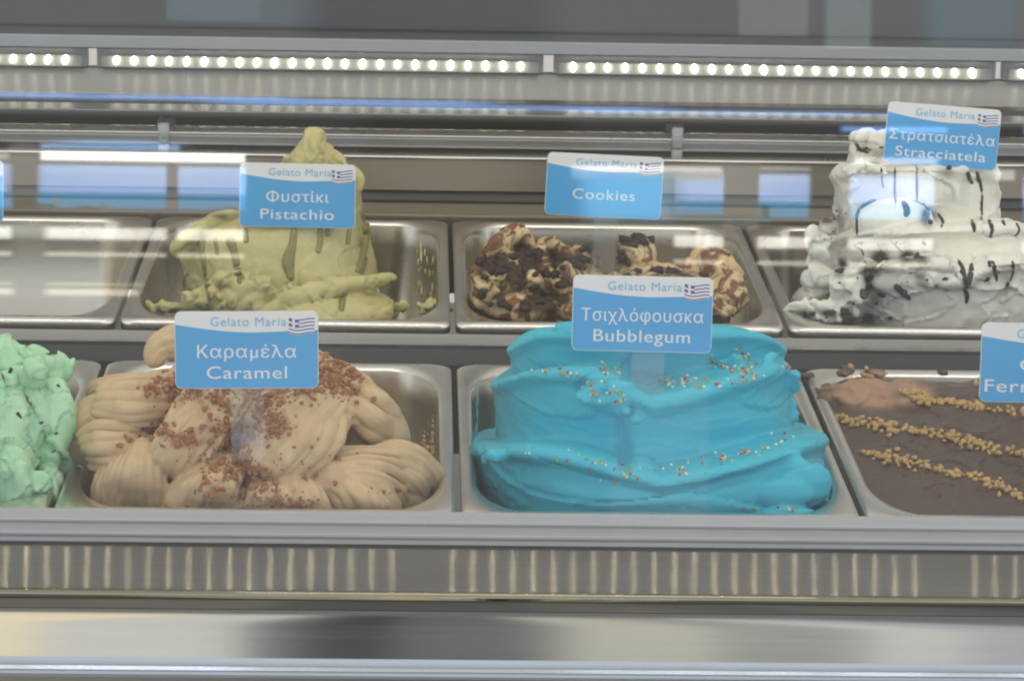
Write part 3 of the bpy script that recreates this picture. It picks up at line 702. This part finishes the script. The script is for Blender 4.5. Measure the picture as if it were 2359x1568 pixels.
for pts, cnt, sd in LINES:
    for _ in range(cnt):
        t = q.random(); i = len(pts)-1
        x = float(np.interp(t*i, range(i+1), [a[0] for a in pts]))+q.gauss(0, 8); y = float(np.interp(t*i, range(i+1), [a[1] for a in pts]))+q.gauss(0, sd*.75)
        h, nrm = cast(bvb, x, y)
        if h is None or nrm.z < -.1: continue
        s = q.uniform(2.2, 3.8)*mpp(h.y); sp.append((h+nrm*s*.35, (s, s*q.choice((1, 1, 1.5)), s), rmat(q), q.randrange(7)))
sp.sort(key=lambda a: -a[1][0]*a[1][1])
for loc, s, R_, k in sp[:100]: place('sprinkle', SP[k], bub, loc, s, R_)
rest = MB()
order = ['s_red', 's_yellow', 's_pale', 's_green', 's_orange', 's_pale', 's_red']
for loc, s, R_, k in sp[100:]:
    n0 = MB(); n0.ell((0, 0, 0), s, 6, 8); rest.add([loc+R_ @ Vector(v) for v in n0.v], n0.f, k)
o = part('sprinkle_scatter', rest.mesh('sprinkle_scatter', [MT[k] for k in order]), bub); o['kind'] = 'stuff'
sm = MB(); q = random.Random(3)
for _ in range(22):
    x, y = q.uniform(1085, 1150), q.uniform(900, 1000); c = PY(x, y, .16); c.x = .0132+q.random()*.001
    v, f = CH[q.randrange(12)]; s = q.uniform(.001, .003); sm.add([c+Vector((p.x*s*.12, p.y*s*2.4, p.z*s*1.9)) for p in v], f)
part('smear', sm.mesh('smear', [MT['bubble']]), bub, 'thin blue smears on the tub wall')

# ---------------- pistachio: tall peak with dark drips
mb = MB()
P0 = .50
loft(mb, [(745, 430, 880, P0+.02, .70), (700, 432, 872, P0+.02, .70), (640, 424, 866, P0+.025, .70), (600, 408, 862, P0+.03, .70), (565, 402, 852, P0+.034, .695), (545, 412, 850, P0+.038, .69), (528, 440, 850, P0+.042, .685), (505, 500, 843, P0+.046, .68), (480, 548, 836, P0+.05, .67), (440, 572, 829, P0+.056, .66),
         (405, 606, 820, P0+.062, .65), (385, 636, 798, P0+.068, .645), (362, 660, 766, P0+.075, .64), (340, 680, 756, P0+.08, .635), (318, 696, 748, P0+.085, .625), (304, 702, 744, P0+.09, .615), (297, 712, 735, P0+.095, .61)], floor=FL+H2, exp=2.5, cap=False)
def tb(pts, rad, **k): tube(mb, L3(pts), [r*mpp(.55) for r in rad], **k)
tb([(708, 302, .60), (722, 330, .583), (733, 368, .572), (724, 402, .57)], [7, 14, 15, 7], wob=.2)
tb([(752, 330, .60), (775, 360, .59), (800, 385, .58)], [8, 13, 8], wob=.2)
ragged(690, 372, .578, 30, 8, 5, 8, 14, 55)
tb([(800, 380, .58), (828, 410, .575), (824, 450, .57)], [10, 14, 8])
tb([(410, 600, .55), (406, 568, .55), (450, 535, .55), (500, 505, .56), (552, 488, .56)], [10, 18, 20, 18, 12], wob=.08)
ragged(560, 690, .49, 110, 34, 40, 8, 24, 51, .012); ragged(470, 700, .495, 50, 26, 16, 8, 20, 52); ragged(400, 706, .50, 70, 8, 14, 6, 13, 53); ragged(930, 704, .50, 70, 10, 12, 6, 14, 54)
q = random.Random(9)
for _ in range(16):
    x, y = q.uniform(480, 640), q.uniform(640, 712); R_ = rmat(q)
    blob(x, y, .495+q.uniform(-.012, .006), q.uniform(16, 36), q.uniform(12, 24), q.uniform(16, 30))
for (x0, y0, x1, y1, x2, y2, r) in ((470, 690, 520, 645, 600, 640, 18), (500, 720, 560, 670, 640, 665, 20), (520, 735, 580, 690, 650, 690, 22), (440, 720, 455, 680, 490, 665, 16)):
    tb([(x0, y0, .485), (x1, y1, .485), (x2, y2, .50)], [r*.7, r, r*.6], wob=.12)
tb([(600, 740, .475), (680, 690, .485), (770, 662, .50), (860, 648, .51), (912, 636, .52)], [20, 22, 18, 17, 13], wob=.05)
mb.ell(PY(770, 715, .51), (.052, .03, .016), 12, 20)
mb.ell(PY(690, 730, .495), (.04, .03, .016), 12, 20)
me = fuse(mb, .0016, 1, .5)
crease(me, .0016, (22, 22, 26), 4.2, .06, .8, lambda c, p: .35+.9*(p[:, 1] > 628)+.6*(p[:, 1] < 390))
crease(me, .0011, (60, 60, 60), 2.2, .08, .8, lambda c, p: .15+1.1*(p[:, 1] > 635)+.6*(p[:, 1] < 390))
rough_up(me, [(.0022, (26, 26, 30)), (.0009, (60, 60, 45)), (.0006, (150, 150, 110))], 5.3)
c = coords(me); p = pix(c)
def pfn(c, p):
    v = np.zeros(len(p))
    for x, y, rx, ry, w in ((500, 500, 34, 9, .9), (780, 372, 26, 10, .7), (668, 368, 30, 6, .5), (735, 345, 16, 10, .4), (640, 690, 40, 14, .5), (460, 700, 60, 12, .25), (838, 505, 16, 40, .8), (700, 385, 60, 8, .5), (835, 560, 12, 26, .6)): v += w*blot(p, x, y, rx, ry)
    return v*(.75+1.2*nz(c, 120))
paint(me, 'choc', pfn)
pis, bvp = mound('pistachio_gelato', 'tall pointed heap of green pistachio ice cream with dark drips', me, 'pist', 1, -1)
DR = [([(462, 530), (468, 580), (476, 640), (482, 690)], [9, 8, 6, 5]), ([(496, 545), (500, 570), (502, 588)], [5, 5, 5]), ([(528, 545), (540, 580), (548, 625), (553, 655)], [13, 8, 7, 6]), ([(565, 525), (567, 545), (567, 560)], [5, 5, 6]),
      ([(678, 520), (674, 560), (664, 600), (668, 630), (672, 648)], [8, 8, 13, 9, 7]), ([(738, 520), (736, 545), (732, 585)], [6, 8, 7]), ([(755, 520), (752, 545)], [7, 7]), ([(835, 520), (838, 545), (830, 590), (820, 628)], [11, 12, 11, 9]),
      ([(804, 520), (800, 545), (798, 563)], [7, 7, 7]), ([(843, 590), (838, 615), (830, 632)], [5, 5, 5]), ([(795, 668), (790, 690), (786, 718)], [7, 7, 6]), ([(838, 470), (842, 500), (845, 540)], [6, 7, 8])]
for pts, rad in DR:
    b_ = MB()
    if len(pts) == 2: pts = [pts[0], ((pts[0][0]+pts[1][0])/2, (pts[0][1]+pts[1][1])/2), pts[1]]; rad = [rad[0], rad[0], rad[1]]
    if surf_tube(bvp, b_, pts, [r*1.15 for r in rad], .05, .4): part('sauce_drip', b_.mesh('sauce_drip', [MT['sauce']]), pis)
rs = MB()
for _ in range(34):
    x, y = q.uniform(960, 1005), q.uniform(560, 705); c = PY(x, y, .60); c.x = min(c.x, -.0155); c.y += q.uniform(-.04, .06)
    v, f = CH[q.randrange(12)]; s = q.uniform(.0015, .005); rs.add([c+Vector((p.x*s*.2, p.y*s*1.8, p.z*s*1.7)) for p in v], f)
part('smear', rs.mesh('smear', [MT['pist']]), pis, 'green smears on the right tub wall')

# ---------------- cookies
mb = MB()
loft(mb, [(750, 1090, 1680, .48, .72), (715, 1080, 1690, .48, .72), (690, 1090, 1680, .49, .70)], floor=FL+H2, exp=2.6)
ragged(1210, 640, .525, 86, 56, 24, 16, 32, 31); ragged(1250, 690, .505, 100, 26, 14, 14, 26, 32)
q = random.Random(17)
for (x, y, rx, ry, Y) in ((1180, 580, 52, 40, .56), (1185, 640, 105, 62, .53), (1118, 668, 36, 50, .515), (1260, 620, 60, 60, .54), (1300, 650, 60, 50, .52), (1345, 605, 40, 40, .57), (1200, 705, 90, 40, .49), (1390, 660, 60, 30, .55), (1465, 588, 44, 50, .57), (1490, 640, 66, 34, .56), (1490, 690, 180, 52, .51), (1570, 665, 100, 44, .54), (1540, 640, 60, 26, .55)):
    blob(x, y, Y, rx, ry, max(rx, ry)*.9)
tb([(1580, 620, .56), (1635, 600, .55), (1678, 640, .53), (1688, 690, .51), (1650, 712, .495)], [22, 30, 32, 30, 20])
tb([(1700, 690, .50), (1655, 685, .485), (1655, 712, .48), (1695, 715, .49)], [12, 16, 15, 10])
tb([(1120, 600, .55), (1160, 560, .545), (1205, 545, .55), (1230, 590, .555)], [20, 26, 22, 16], wob=.08)
tb([(1240, 560, .56), (1290, 575, .545), (1310, 630, .53), (1305, 680, .51)], [14, 20, 22, 20], wob=.08)
tb([(1330, 600, .55), (1340, 640, .535), (1400, 655, .535), (1480, 640, .54)], [10, 12, 12, 10], wob=.1)
for (x, y) in ((1120, 700), (1150, 700), (1215, 690), (1112, 660), (1235, 655), (1190, 665)):
    tb([(x-18, y-30, .495), (x, y-5, .485), (x+16, y+26, .487)], [12, 19, 14], wob=.1)
me = fuse(mb, .0018, 2, .5)
crease(me, .0022, (38, 38, 38), 1.2, .08, .9)
rough_up(me, [(.003, (36, 36, 36)), (.0016, (90, 90, 70)), (.0009, (200, 200, 160))], 9.1)
CK = [(1200, 620, 60, 45, 1.2), (1130, 610, 30, 25, .8), (1210, 590, 24, 26, 1.0), (1290, 620, 30, 40, .9), (1160, 690, 60, 26, .7), (1270, 690, 40, 30, 1.0), (1345, 595, 22, 26, 1.0), (1465, 552, 30, 14, 1.1), (1440, 605, 30, 22, .5), (1530, 635, 60, 10, .8), (1385, 600, 14, 22, .5), (1720, 715, 18, 14, 1.0)]
paint(me, 'choc', lambda c, p: sum(w*1.5*blot(p, x, y, rx, ry) for x, y, rx, ry, w in CK)*(.75+2.4*nz(c, 70)))
coo, bvk = mound('cookies_gelato', 'low beige ice cream heap swirled brown and studded with dark chocolate chunks', me, 'cookie', 1, 0)
CHM = [chunk_mesh('chocolate_chunk', 'choc', k) for k in range(12)]; got = 0
for x, y, rx, ry, w in CK:
    for _ in range(int(12*w)):
        px_, py_ = x+q.gauss(0, rx*.6), y+q.gauss(0, ry*.6); h, nrm = cast(bvk, px_, py_)
        if h is None or got >= 100: continue
        s = q.uniform(7, 17)*mpp(h.y); place('chocolate_chunk', CHM[q.randrange(12)], coo, h, (s*1.25, s, s*.8), rmat(q)); got += 1

# ---------------- stracciatella
mb = MB()
T1 = smoothf([(0, 700), (.06, 672), (.2, 640), (.38, 600), (.5, 610), (.6, 632), (.68, 600), (.8, 600), (1, 610)], .03)
loft(mb, [(770, 1900, 2420, .48, .73), (off(T1, 80), 1872, 2440, .474, .74), (off(T1, 24), 1868, 2440, .472, .735), (off(T1, 8), 1858, 2446, .466, .735), (T1, 1864, 2440, .469, .73)], floor=FL+H2, exp=2.6)
T2 = smoothf([(0, 560), (.1, 535), (.3, 532), (.6, 525), (.85, 520), (1, 535)], .04)
loft(mb, [(690, 1906, 2412, .515, .72), (off(T2, 60), 1896, 2404, .509, .72), (off(T2, 20), 1894, 2398, .509, .715), (off(T2, 7), 1884, 2404, .503, .715), (T2, 1892, 2396, .506, .71)], exp=2.5)
T3 = smoothf([(0, 392), (.3, 384), (.7, 384), (1, 392)], .04)
loft(mb, [(570, 1942, 2316, .552, .70), (500, 1938, 2308, .55, .70), (off(T3, 30), 1936, 2302, .55, .69), (off(T3, 9), 1926, 2308, .545, .69), (T3, 1932, 2302, .548, .685)], exp=2.5)
loft(mb, [(420, 1966, 2290, .585, .68), (362, 1966, 2288, .585, .675), (340, 1975, 2288, .585, .67), (318, 2010, 2280, .590, .66)], exp=2.2)
def bl(x, y, Y, rx, ry, rd): blob(x, y, Y, rx, ry, rd)
bl(2058, 515, .533, 96, 56, 46); bl(1988, 350, .592, 28, 22, 26); bl(2022, 325, .595, 26, 20, 28)
bl(1908, 520, .535, 26, 24, 26); bl(2080, 640, .478, 80, 46, 26); bl(1945, 660, .478, 40, 50, 26)
ragged(1880, 620, .505, 12, 60, 9, 14, 26, 41); ragged(1900, 715, .48, 50, 16, 9, 12, 24, 42); ragged(1960, 660, .475, 40, 50, 14, 8, 22, 43); ragged(2020, 330, .59, 50, 26, 12, 10, 24, 44); ragged(2000, 392, .548, 60, 8, 10, 6, 14, 45)
tb([(2090, 610, .485), (2130, 640, .472), (2200, 650, .470), (2260, 628, .472)], [12, 18, 18, 12], wob=.06)
tb([(1935, 395, .55), (1980, 384, .547), (2050, 388, .546)], [9, 12, 9], wob=.15)
me = fuse(mb, .0016, 2, .5)
crease(me, .0022, (18, 18, 34), 7.2, .06, .8)
crease(me, .0009, (46, 46, 60), 5.2, .08, .8, lambda c, p: .3+.9*(p[:, 1] > 590))
rough_up(me, [(.0030, (20, 20, 30)), (.0010, (60, 60, 80)), (.0007, (150, 150, 120))], 12.7)
SMR = [(2080, 595, 60, 26, .9), (2000, 610, 30, 20, .5), (1975, 650, 22, 26, .9), (2130, 640, 34, 10, .8), (2010, 665, 20, 40, .7), (1915, 510, 26, 24, .9), (2140, 500, 14, 20, 1.0), (2300, 655, 30, 22, .6), (2330, 420, 16, 18, .4), (1890, 720, 40, 10, .9), (1990, 735, 40, 10, .8), (2180, 400, 40, 14, .5), (2000, 345, 20, 14, .3), (1940, 610, 12, 30, .6), (2075, 560, 60, 8, .4)]
paint(me, 'choc', lambda c, p: sum(w*1.0*blot(p, x, y, rx*1.15, ry*1.15) for x, y, rx, ry, w in SMR)*(.75+2.2*nz(c, 75)))
sta, bvs = mound('stracciatella_gelato', 'tall tiered white ice cream tower with dark chocolate streaks', me, 'strac', 1, 1)
STK = [([(2030, 385), (2032, 410), (2036, 435)], 2), ([(2062, 385), (2062, 440), (2064, 470)], 2.2), ([(2112, 385), (2112, 420), (2113, 465)], 2.2), ([(2080, 462), (2088, 485), (2085, 500)], 6), ([(1975, 545), (1978, 490), (2000, 468), (2020, 460)], 4), ([(2105, 462), (2125, 472), (2150, 488)], 3), ([(2160, 490), (2172, 510), (2168, 525)], 2.5),
       ([(2250, 395), (2256, 420), (2262, 445)], 4), ([(2262, 445), (2260, 480), (2262, 510)], 3), ([(2240, 505), (2243, 520), (2246, 535)], 4), ([(2278, 505), (2284, 525), (2282, 550)], 4), ([(2310, 500), (2312, 515), (2316, 520)], 3), ([(2340, 512), (2346, 530), (2338, 545)], 3), ([(2206, 600), (2216, 620), (2226, 655)], 5), ([(2240, 605), (2234, 640), (2228, 665)], 5), ([(2284, 600), (2292, 620), (2296, 650)], 4), ([(2332, 600), (2334, 620), (2326, 650)], 3), ([(2278, 600), (2280, 608), (2281, 616)], 3),
       ([(2060, 655), (2080, 670), (2098, 690)], 7), ([(1988, 690), (1996, 660), (2010, 630)], 8), ([(2228, 395), (2234, 410), (2240, 425)], 4), ([(1960, 560), (1985, 575), (1990, 590)], 2), ([(2020, 555), (2030, 575), (2036, 595)], 2), ([(2050, 550), (2068, 570), (2080, 580)], 2), ([(1972, 330), (1985, 345), (2000, 340)], 4), ([(2220, 660), (2228, 680), (2226, 700)], 4)]
for pts, r in STK:
    b_ = MB()
    if surf_tube(bvs, b_, pts, [r*1.2, r*1.5, r*.9] if len(pts) == 3 else [r*1.1]+[r*1.4]*(len(pts)-2)+[r*.8], .0, .4, n=8): part('chocolate_streak', b_.mesh('chocolate_streak', [MT['choc']]), sta)
for _ in range(60):
    x, y, rx, ry, w = SMR[q.randrange(len(SMR))]; h, nrm = cast(bvs, x+q.gauss(0, rx*.7), y+q.gauss(0, ry*.7))
    if h is None: continue
    s = q.choice((q.uniform(2, 5), q.uniform(4, 12)))*mpp(h.y); place('chocolate_chunk', CHM[q.randrange(12)], sta, h, (s*1.5, s*.5, s), rmat(q))

# ---------------- mint (cut off by the left edge of the photograph)
mb = MB()
loft(mb, [(1215, -560, 130, .035, .32), (1120, -580, 140, .045, .31), (1000, -520, 130, .09, .29), (900, -420, 110, .12, .26), (850, -300, 90, .14, .24)], floor=FL, exp=2.4)
def mt(pts, rad, wob=.1): tube(mb, L3(pts), [r*mpp(.09) for r in rad], 30, 24, wob=wob, flat=.8)
mt([(34, 905, .10), (62, 845, .10), (86, 818, .105), (112, 845, .10), (122, 885, .095)], [30, 30, 24, 28, 20], .14)
mt([(-60, 860, .10), (0, 815, .10), (40, 835, .095), (60, 880, .09)], [36, 34, 34, 30])
mt([(110, 880, .095), (125, 950, .08), (120, 1020, .075), (95, 1085, .07)], [36, 46, 44, 26])
mt([(60, 890, .085), (60, 960, .07), (55, 1030, .065), (40, 1075, .065)], [44, 46, 42, 24])
mt([(0, 870, .08), (5, 950, .06), (10, 1010, .055), (0, 1060, .06)], [44, 50, 44, 26])
mt([(140, 960, .10), (152, 1020, .095), (140, 1100, .09)], [26, 30, 22])
mt([(-60, 1040, .05), (10, 1060, .04), (36, 1110, .035), (20, 1170, .035)], [40, 48, 44, 34])
mt([(120, 1080, .07), (100, 1130, .05), (60, 1170, .04)], [24, 34, 34])
mt([(-160, 900, .08), (-110, 980, .06), (-90, 1080, .05)], [50, 60, 50]); mt([(-320, 900, .08), (-280, 1000, .06), (-260, 1100, .05)], [60, 70, 60])
ragged(80, 845, .098, 56, 30, 20, 10, 22, 71); ragged(20, 900, .07, 50, 60, 18, 12, 30, 62, .01); ragged(108, 930, .085, 18, 70, 16, 10, 24, 63); ragged(40, 1120, .035, 60, 50, 16, 14, 34, 64)
me = fuse(mb, .0016, 1, .5)
crease(me, .0030, (30, 30, 18), 2.9, .07, .9)
crease(me, .0016, (70, 70, 34), 4.9, .08, .9)
rough_up(me, [(.0030, (34, 34, 18)), (.0012, (75, 75, 34)), (.0008, (170, 170, 90))], 20.3)
mint, bvm = mound('mint_gelato', 'folded mint green ice cream with small dark chocolate shards', me, 'mint', 0, -2)
SH = MB(); SH.box(-1, 1, -.2, .2, -.35, .35); SHM = SH.mesh('chocolate_shard', [MT['choc']], False)
for x, y, s in ((45, 958, 10), (98, 974, 9), (128, 1000, 7), (136, 890, 7), (126, 1040, 9), (112, 815, 7), (22, 858, 12)):
    h, nrm = cast(bvm, x, y)
    if h is None: continue
    k = mpp(h.y)*s; place('chocolate_shard', SHM, mint, h, (k, k, k), Matrix.Rotation(q.uniform(-1.2, 1.2), 3, 'Y') @ Matrix.Rotation(q.uniform(-.5, .5), 3, 'X'))

# ---------------- chocolate with nut rows
def grid_sheet(x0, x1, y0, y1, nx, ny, fz):
    v = [(x0+(x1-x0)*i/nx, y0+(y1-y0)*j/ny) for j in range(ny+1) for i in range(nx+1)]
    return v
mb = MB(); cx, cy = PW*1.5, PL/2; rings = []
for s in (.02, .2, .4, .6, .75, .88, .96, 1.0):
    rings.append([Vector((cx+(p.x-cx)*s, cy+(p.y-cy)*s, -.0050+.0030*(1-s**4))) for p in superr(cx, cy, PW/2-.0112, PL/2-.0150, .035, .062, 0)])
rings.append([Vector((cx+(p.x-cx)*.93, cy+(p.y-cy)*.95, -.11)) for p in rings[-1]])
mb.rings(rings[::-1])
tb2 = lambda pts, rad, **k: tube(mb, [PZ(x, y, z_) for x, y, z_ in pts], [r*mpp(.25) for r in rad], **k)
q = random.Random(77)
for k in range(16):
    x, y = 2010+q.uniform(-105, 110), 898+q.gauss(0, 9); r = q.uniform(30, 44)*mpp(.25)*(1.08-abs(x-2010)/190)
    mb.ell(PZ(x, y, .0005), (r*1.8, r*1.7, r*q.uniform(.30, .42)), 9, 18, Matrix.Rotation(q.uniform(-.12, .12), 3, 'Y') @ Matrix.Rotation(q.uniform(-.1, .2), 3, 'X'))
for k in range(10):
    x, y = 2000+q.gauss(0, 70), 856+q.gauss(0, 5); r = q.uniform(8, 16)*mpp(.25); mb.ell(PZ(x, y, .001), (r*1.6, r, r*.5), 9, 14, Matrix.Rotation(q.uniform(-.4, .4), 3, 'Y'))
me = fuse(mb, .0018, 2, .5)
crease(me, .0012, (70, 40, 60), 3.0, .09, .9, lambda c, p: 1.0*(c[:, 2] > -.003))
rough_up(me, [(.0022, (16, 16, 16)), (.0008, (60, 60, 60)), (.0005, (200, 200, 200))], 30.0)
paint(me, 'choc', lambda c, p: 1.25*(np.clip(1.6*blot(p, 2000, 905, 90, 34)+1.3*blot(p, 2100, 905, 50, 20)+1.1*blot(p, 2020, 868, 90, 16), 0, 1)**2)*(c[:, 2] > -.006)*(.9+.7*nz(c, 90)))
cho, bvo = mound('chocolate_gelato', 'flat smooth dark chocolate ice cream with a tan scooped patch and rows of chopped nuts', me, 'cocoa', 0, 1)
NM = [chunk_mesh('nut_piece', 'nut', k) for k in range(12)]
NR = [([(1926, 968), (1990, 975), (2060, 990), (2140, 1000), (2220, 1020), (2300, 1038), (2420, 1060)], 190, 11), ([(1990, 1045), (2060, 1062), (2130, 1075), (2200, 1095), (2280, 1110), (2360, 1150), (2440, 1170)], 170, 10),
      ([(2080, 905), (2130, 925), (2200, 930), (2270, 945), (2400, 958)], 120, 9), ([(2210, 868), (2250, 878), (2290, 890)], 40, 9), ([(1960, 845), (1975, 850), (1990, 852)], 5, 5), ([(2040, 842), (2050, 845), (2056, 848)], 6, 4)]
nu = []
for pts, cnt, sd in NR:
    i = len(pts)-1
    for k in range(cnt):
        t = q.random(); x = float(np.interp(t*i, range(i+1), [a[0] for a in pts])); y = float(np.interp(t*i, range(i+1), [a[1] for a in pts]))
        x += q.gauss(0, 5); y += q.gauss(0, sd*.55)*(.6+.6*abs(math.sin(t*7))); h, nrm = cast(bvo, x, y)
        if h is None: continue
        s = q.uniform(4.5, 9.5)*mpp(h.y); nu.append((h+Vector((0, 0, s*.35+q.random()*s*.5)), s, rmat(q), q.randrange(12), x))
nu.sort(key=lambda a: -a[1]*(1 if a[4] < 2355 else .2))
for loc, s, R_, k, x in nu[:100]: place('nut_piece', NM[k], cho, loc, s, R_)
mbn = MB()
for loc, s, R_, k, x in nu[100:]:
    v, f = CH[k]; mbn.add([loc+R_ @ (p*s) for p in v], f)
o = part('chopped_nuts', mbn.mesh('chopped_nuts', [MT['nut']]), cho); o['kind'] = 'stuff'

# ================================================================== FLAVOUR CARDS
def text_mesh(body, size, align='CENTER', spacing=1.0, bold=0.0):
    cu = bpy.data.curves.new('txt', 'FONT'); cu.body = body; cu.size = size; cu.align_x = align; cu.space_character = spacing; cu.resolution_u = 5
    o = bpy.data.objects.new('txt', cu); COL.objects.link(o); dg = bpy.context.evaluated_depsgraph_get()
    c2 = o.evaluated_get(dg).to_curve(dg)
    loops = []
    for sp in c2.splines:                                    # sample each closed outline
        P = []; bp = sp.bezier_points; n = len(bp)
        for i in range(n):
            p, q = bp[i], bp[(i+1) % n]
            for k in range(5):
                t = k/5; u = 1-t
                P.append(tuple((u**3*p.co[j]+3*u*u*t*p.handle_right[j]+3*u*t*t*q.handle_left[j]+t**3*q.co[j]) for j in (0, 1)))
        Q = [P[0]]
        for a in P[1:]:
            if (a[0]-Q[-1][0])**2+(a[1]-Q[-1][1])**2 > (size*.004)**2: Q.append(a)
        ar = sum(Q[i][0]*Q[(i+1) % len(Q)][1]-Q[(i+1) % len(Q)][0]*Q[i][1] for i in range(len(Q)))/2
        if len(Q) > 2: loops.append((Q, ar))
    o.evaluated_get(dg).to_curve_clear(); bpy.data.objects.remove(o); bpy.data.curves.remove(cu)
    if not loops: return bpy.data.meshes.new('lettering')
    mb = MB(); ys = [p[1] for Q, _ in loops for p in Q]; rows = int((max(ys)-min(ys))/(size/64))+2; dy = (max(ys)-min(ys))/rows
    segs = [(Q[i-1], Q[i]) for Q, _ in loops for i in range(len(Q))]
    for r in range(rows):                                    # non-zero winding, row by row
        y = min(ys)+(r+.5)*dy; cr = []
        for (x1, y1), (x2, y2) in segs:
            if (y1 > y) != (y2 > y): cr.append((x1+(x2-x1)*(y-y1)/(y2-y1), 1 if y2 > y1 else -1))
        cr.sort(); w = 0
        for i, (x, d) in enumerate(cr):
            if w == 0: st_ = x
            w += d
            if w == 0 and x-st_ > 1e-6: mb.add([(st_-bold, y-dy*.5, 0), (x+bold, y-dy*.5, 0), (x+bold, y+dy*.5, 0), (st_-bold, y+dy*.5, 0)], [(0, 1, 2, 3)])
    return mb.mesh('lettering', [], False)
def card(corners, Y, lines, label, stem=None, wave=1.0):
    """corners in photo pixels: top left, top right, bottom left; local x right, y up, z to the viewer"""
    TL, TR, BL = [PY(x, y, Y+dy) for (x, y, dy) in corners]
    ex = (TR-TL); w = ex.length; ex.normalize(); ey = (TL-BL); h = ey.length; ey = (ey-ex*ey.dot(ex)).normalized(); ez = ex.cross(ey)
    c = TL+ex*(w/2)-ey*(h/2)
    t = thing('flavour_card', label, 'sign', c, 'blue flavour cards on clear stems')
    t.matrix_world = Matrix(((ex.x, ey.x, ez.x, c.x), (ex.y, ey.y, ez.y, c.y), (ex.z, ey.z, ez.z, c.z), (0, 0, 0, 1)))
    def ch(name, me, z=0.0, x=0.0, y=0.0):
        o = bpy.data.objects.new(name, me); COL.objects.link(o); o.parent = t; o.location = (x, y, z); return o
    r = .0042*w/.092; n = 6; out_ = []
    for (sx_, sy_, a0) in ((1, 1, 0), (-1, 1, 90), (-1, -1, 180), (1, -1, 270)):
        for i in range(n+1):
            a = math.radians(a0+90*i/n); out_.append((sx_*(w/2-r)+r*math.cos(a), sy_*(h/2-r)+r*math.sin(a)))
    mb = MB(); mb.rings([[Vector((x, y, zz)) for x, y in out_] for zz in (-.0006, .0006)])
    # blue field under the white wave
    def wy(s): return h*(.5-.17-.105*math.sin(min(1, max(0, s/.56))*math.pi/2)+.03*max(0, s-.56)/.44)
    xs = np.linspace(-w/2+.0004, w/2-.0004, 40); low = []; up = []
    for x in xs:
        lo = -h/2+.0004; dx = abs(x)-(w/2-r)
        if dx > 0: lo = -h/2+r-math.sqrt(max(0, (r)**2-dx*dx))+.0003
        low.append((x, lo, .00075)); up.append((x, wy((x+w/2)/w), .00075))
    N_ = len(xs); mb.add(low+up, [(i, i+1, N_+i+1, N_+i) for i in range(N_-1)], 1)
    o = ch('card', mb.mesh('card', [MT['white'], MT['blue']], False)); bevel_obj(o, .0002, 2)
    k = h/.05
    m1 = text_mesh('Gelato Maria', .0083*k, 'LEFT', 1.12, 0.0); m1.materials.append(MT['ltblue']); ch('shop_lettering', m1, .0009, -w*.255, h*.5-.0095*k)
    for (s, yy, size, sp_, wid) in lines:
        m2 = text_mesh(s, size*k, 'CENTER', sp_, .00007); m2.materials.append(MT['letter']); c2 = coords(m2)
        if len(c2) and wid:
            ww = c2[:, 0].max()-c2[:, 0].min(); c2[:, 0] = (c2[:, 0]-(c2[:, 0].max()+c2[:, 0].min())/2)*(wid*w/ww); setco(m2, c2)
        ch('flavour_lettering', m2, .0009, w*.0, h*yy)
    # small wavy striped flag
    fb = MB(); fw_, fh = .178*w, .20*h; x0, y0 = w*.295, h*.5-.085*h
    def fp(u, v, z): return (x0+u*fw_, y0-v*fh-.035*h*u*.6-.018*h*math.sin(u*5), z)
    def quad(u0_, u1_, v0, v1, z, m):
        nn_ = max(2, int(8*(u1_-u0_))+1); us = np.linspace(u0_, u1_, nn_)
        fb.add([fp(u, v0, z) for u in us]+[fp(u, v1, z) for u in us], [(nn_+i, nn_+i+1, i+1, i) for i in range(nn_-1)], m)
    quad(0, 1, 0, 1, .00095, 1)
    for i in range(9):
        if i % 2 == 0: quad(0 if i > 4 else .40, 1, i/9, (i+.72)/9, .00105, 0)
    for (a, b) in ((0, .14), (.24, .40)):
        for (d, e) in ((0, .21), (.33, .54)): quad(a, b, d, e, .00105, 0)
    ch('flag', fb.mesh('flag', [MT['navy'], MT['white']], False))
    if stem:
        (u, wpx, dn) = stem; ww = wpx*mpp(Y)/2; xx = (u-.5)*w; sb = MB(); sb.box(xx-ww, xx+ww, -h/2-dn, -h/2+.008, -.0016, -.0007); ch('stem', sb.mesh('stem', [MT['acrylic']], False))
    return t
def ln(a, b, wa=None, wb=None, ya=-.10, yb=-.37, sa=.0115, sb=.0115): return [(a, ya, sa, 1.08, wa), (b, yb, sb, 1.08, wb)]
card(((553, 374, .0), (820, 380, .0), (550, 521, -.006)), .545, ln('Φυστίκι', 'Pistachio', .54, .635), 'blue card reading Pistachio in front of the green peak', (.52, 70, .05))
card(((1262, 350, .0), (1530, 363, .004), (1257, 494, -.006)), .56, [('Cookies', -.22, .0118, 1.12, .535)], 'blue card reading Cookies', (.53, 54, .05))
card(((2047, 233, .0), (2308, 254, .003), (2040, 374, -.006)), .555, ln('Στρατσιατέλα', 'Stracciatela', .93, .80), 'tilted blue card reading Stracciatela on the white tower', (.68, 60, .03))
card(((402, 717, .0), (733, 716, .0), (404, 895, -.008)), .032, ln('Καραμέλα', 'Caramel', .69, .56), 'blue card reading Caramel above the beige swirls', (.50, 76, .045))
card(((1321, 632, .0), (1644, 640, .0), (1316, 806, -.008)), .075, ln('Τσιχλόφουσκα', 'Bubblegum', .87, .69), 'blue card reading Bubblegum above the blue ice cream', (.55, 76, .045))
card(((2262, 742, .0), (2592, 748, .0), (2264, 925, -.008)), .11, ln('Choc', 'Ferrero Roc', .45, .93), 'blue card reading Ferr cut off at the right edge', (.5, 76, .06))
card(((-256, 364, .0), (8, 370, .0), (-252, 506, -.006)), .57, [], 'blue card edge cut off at the left side above the empty tub', (.5, 70, .06))
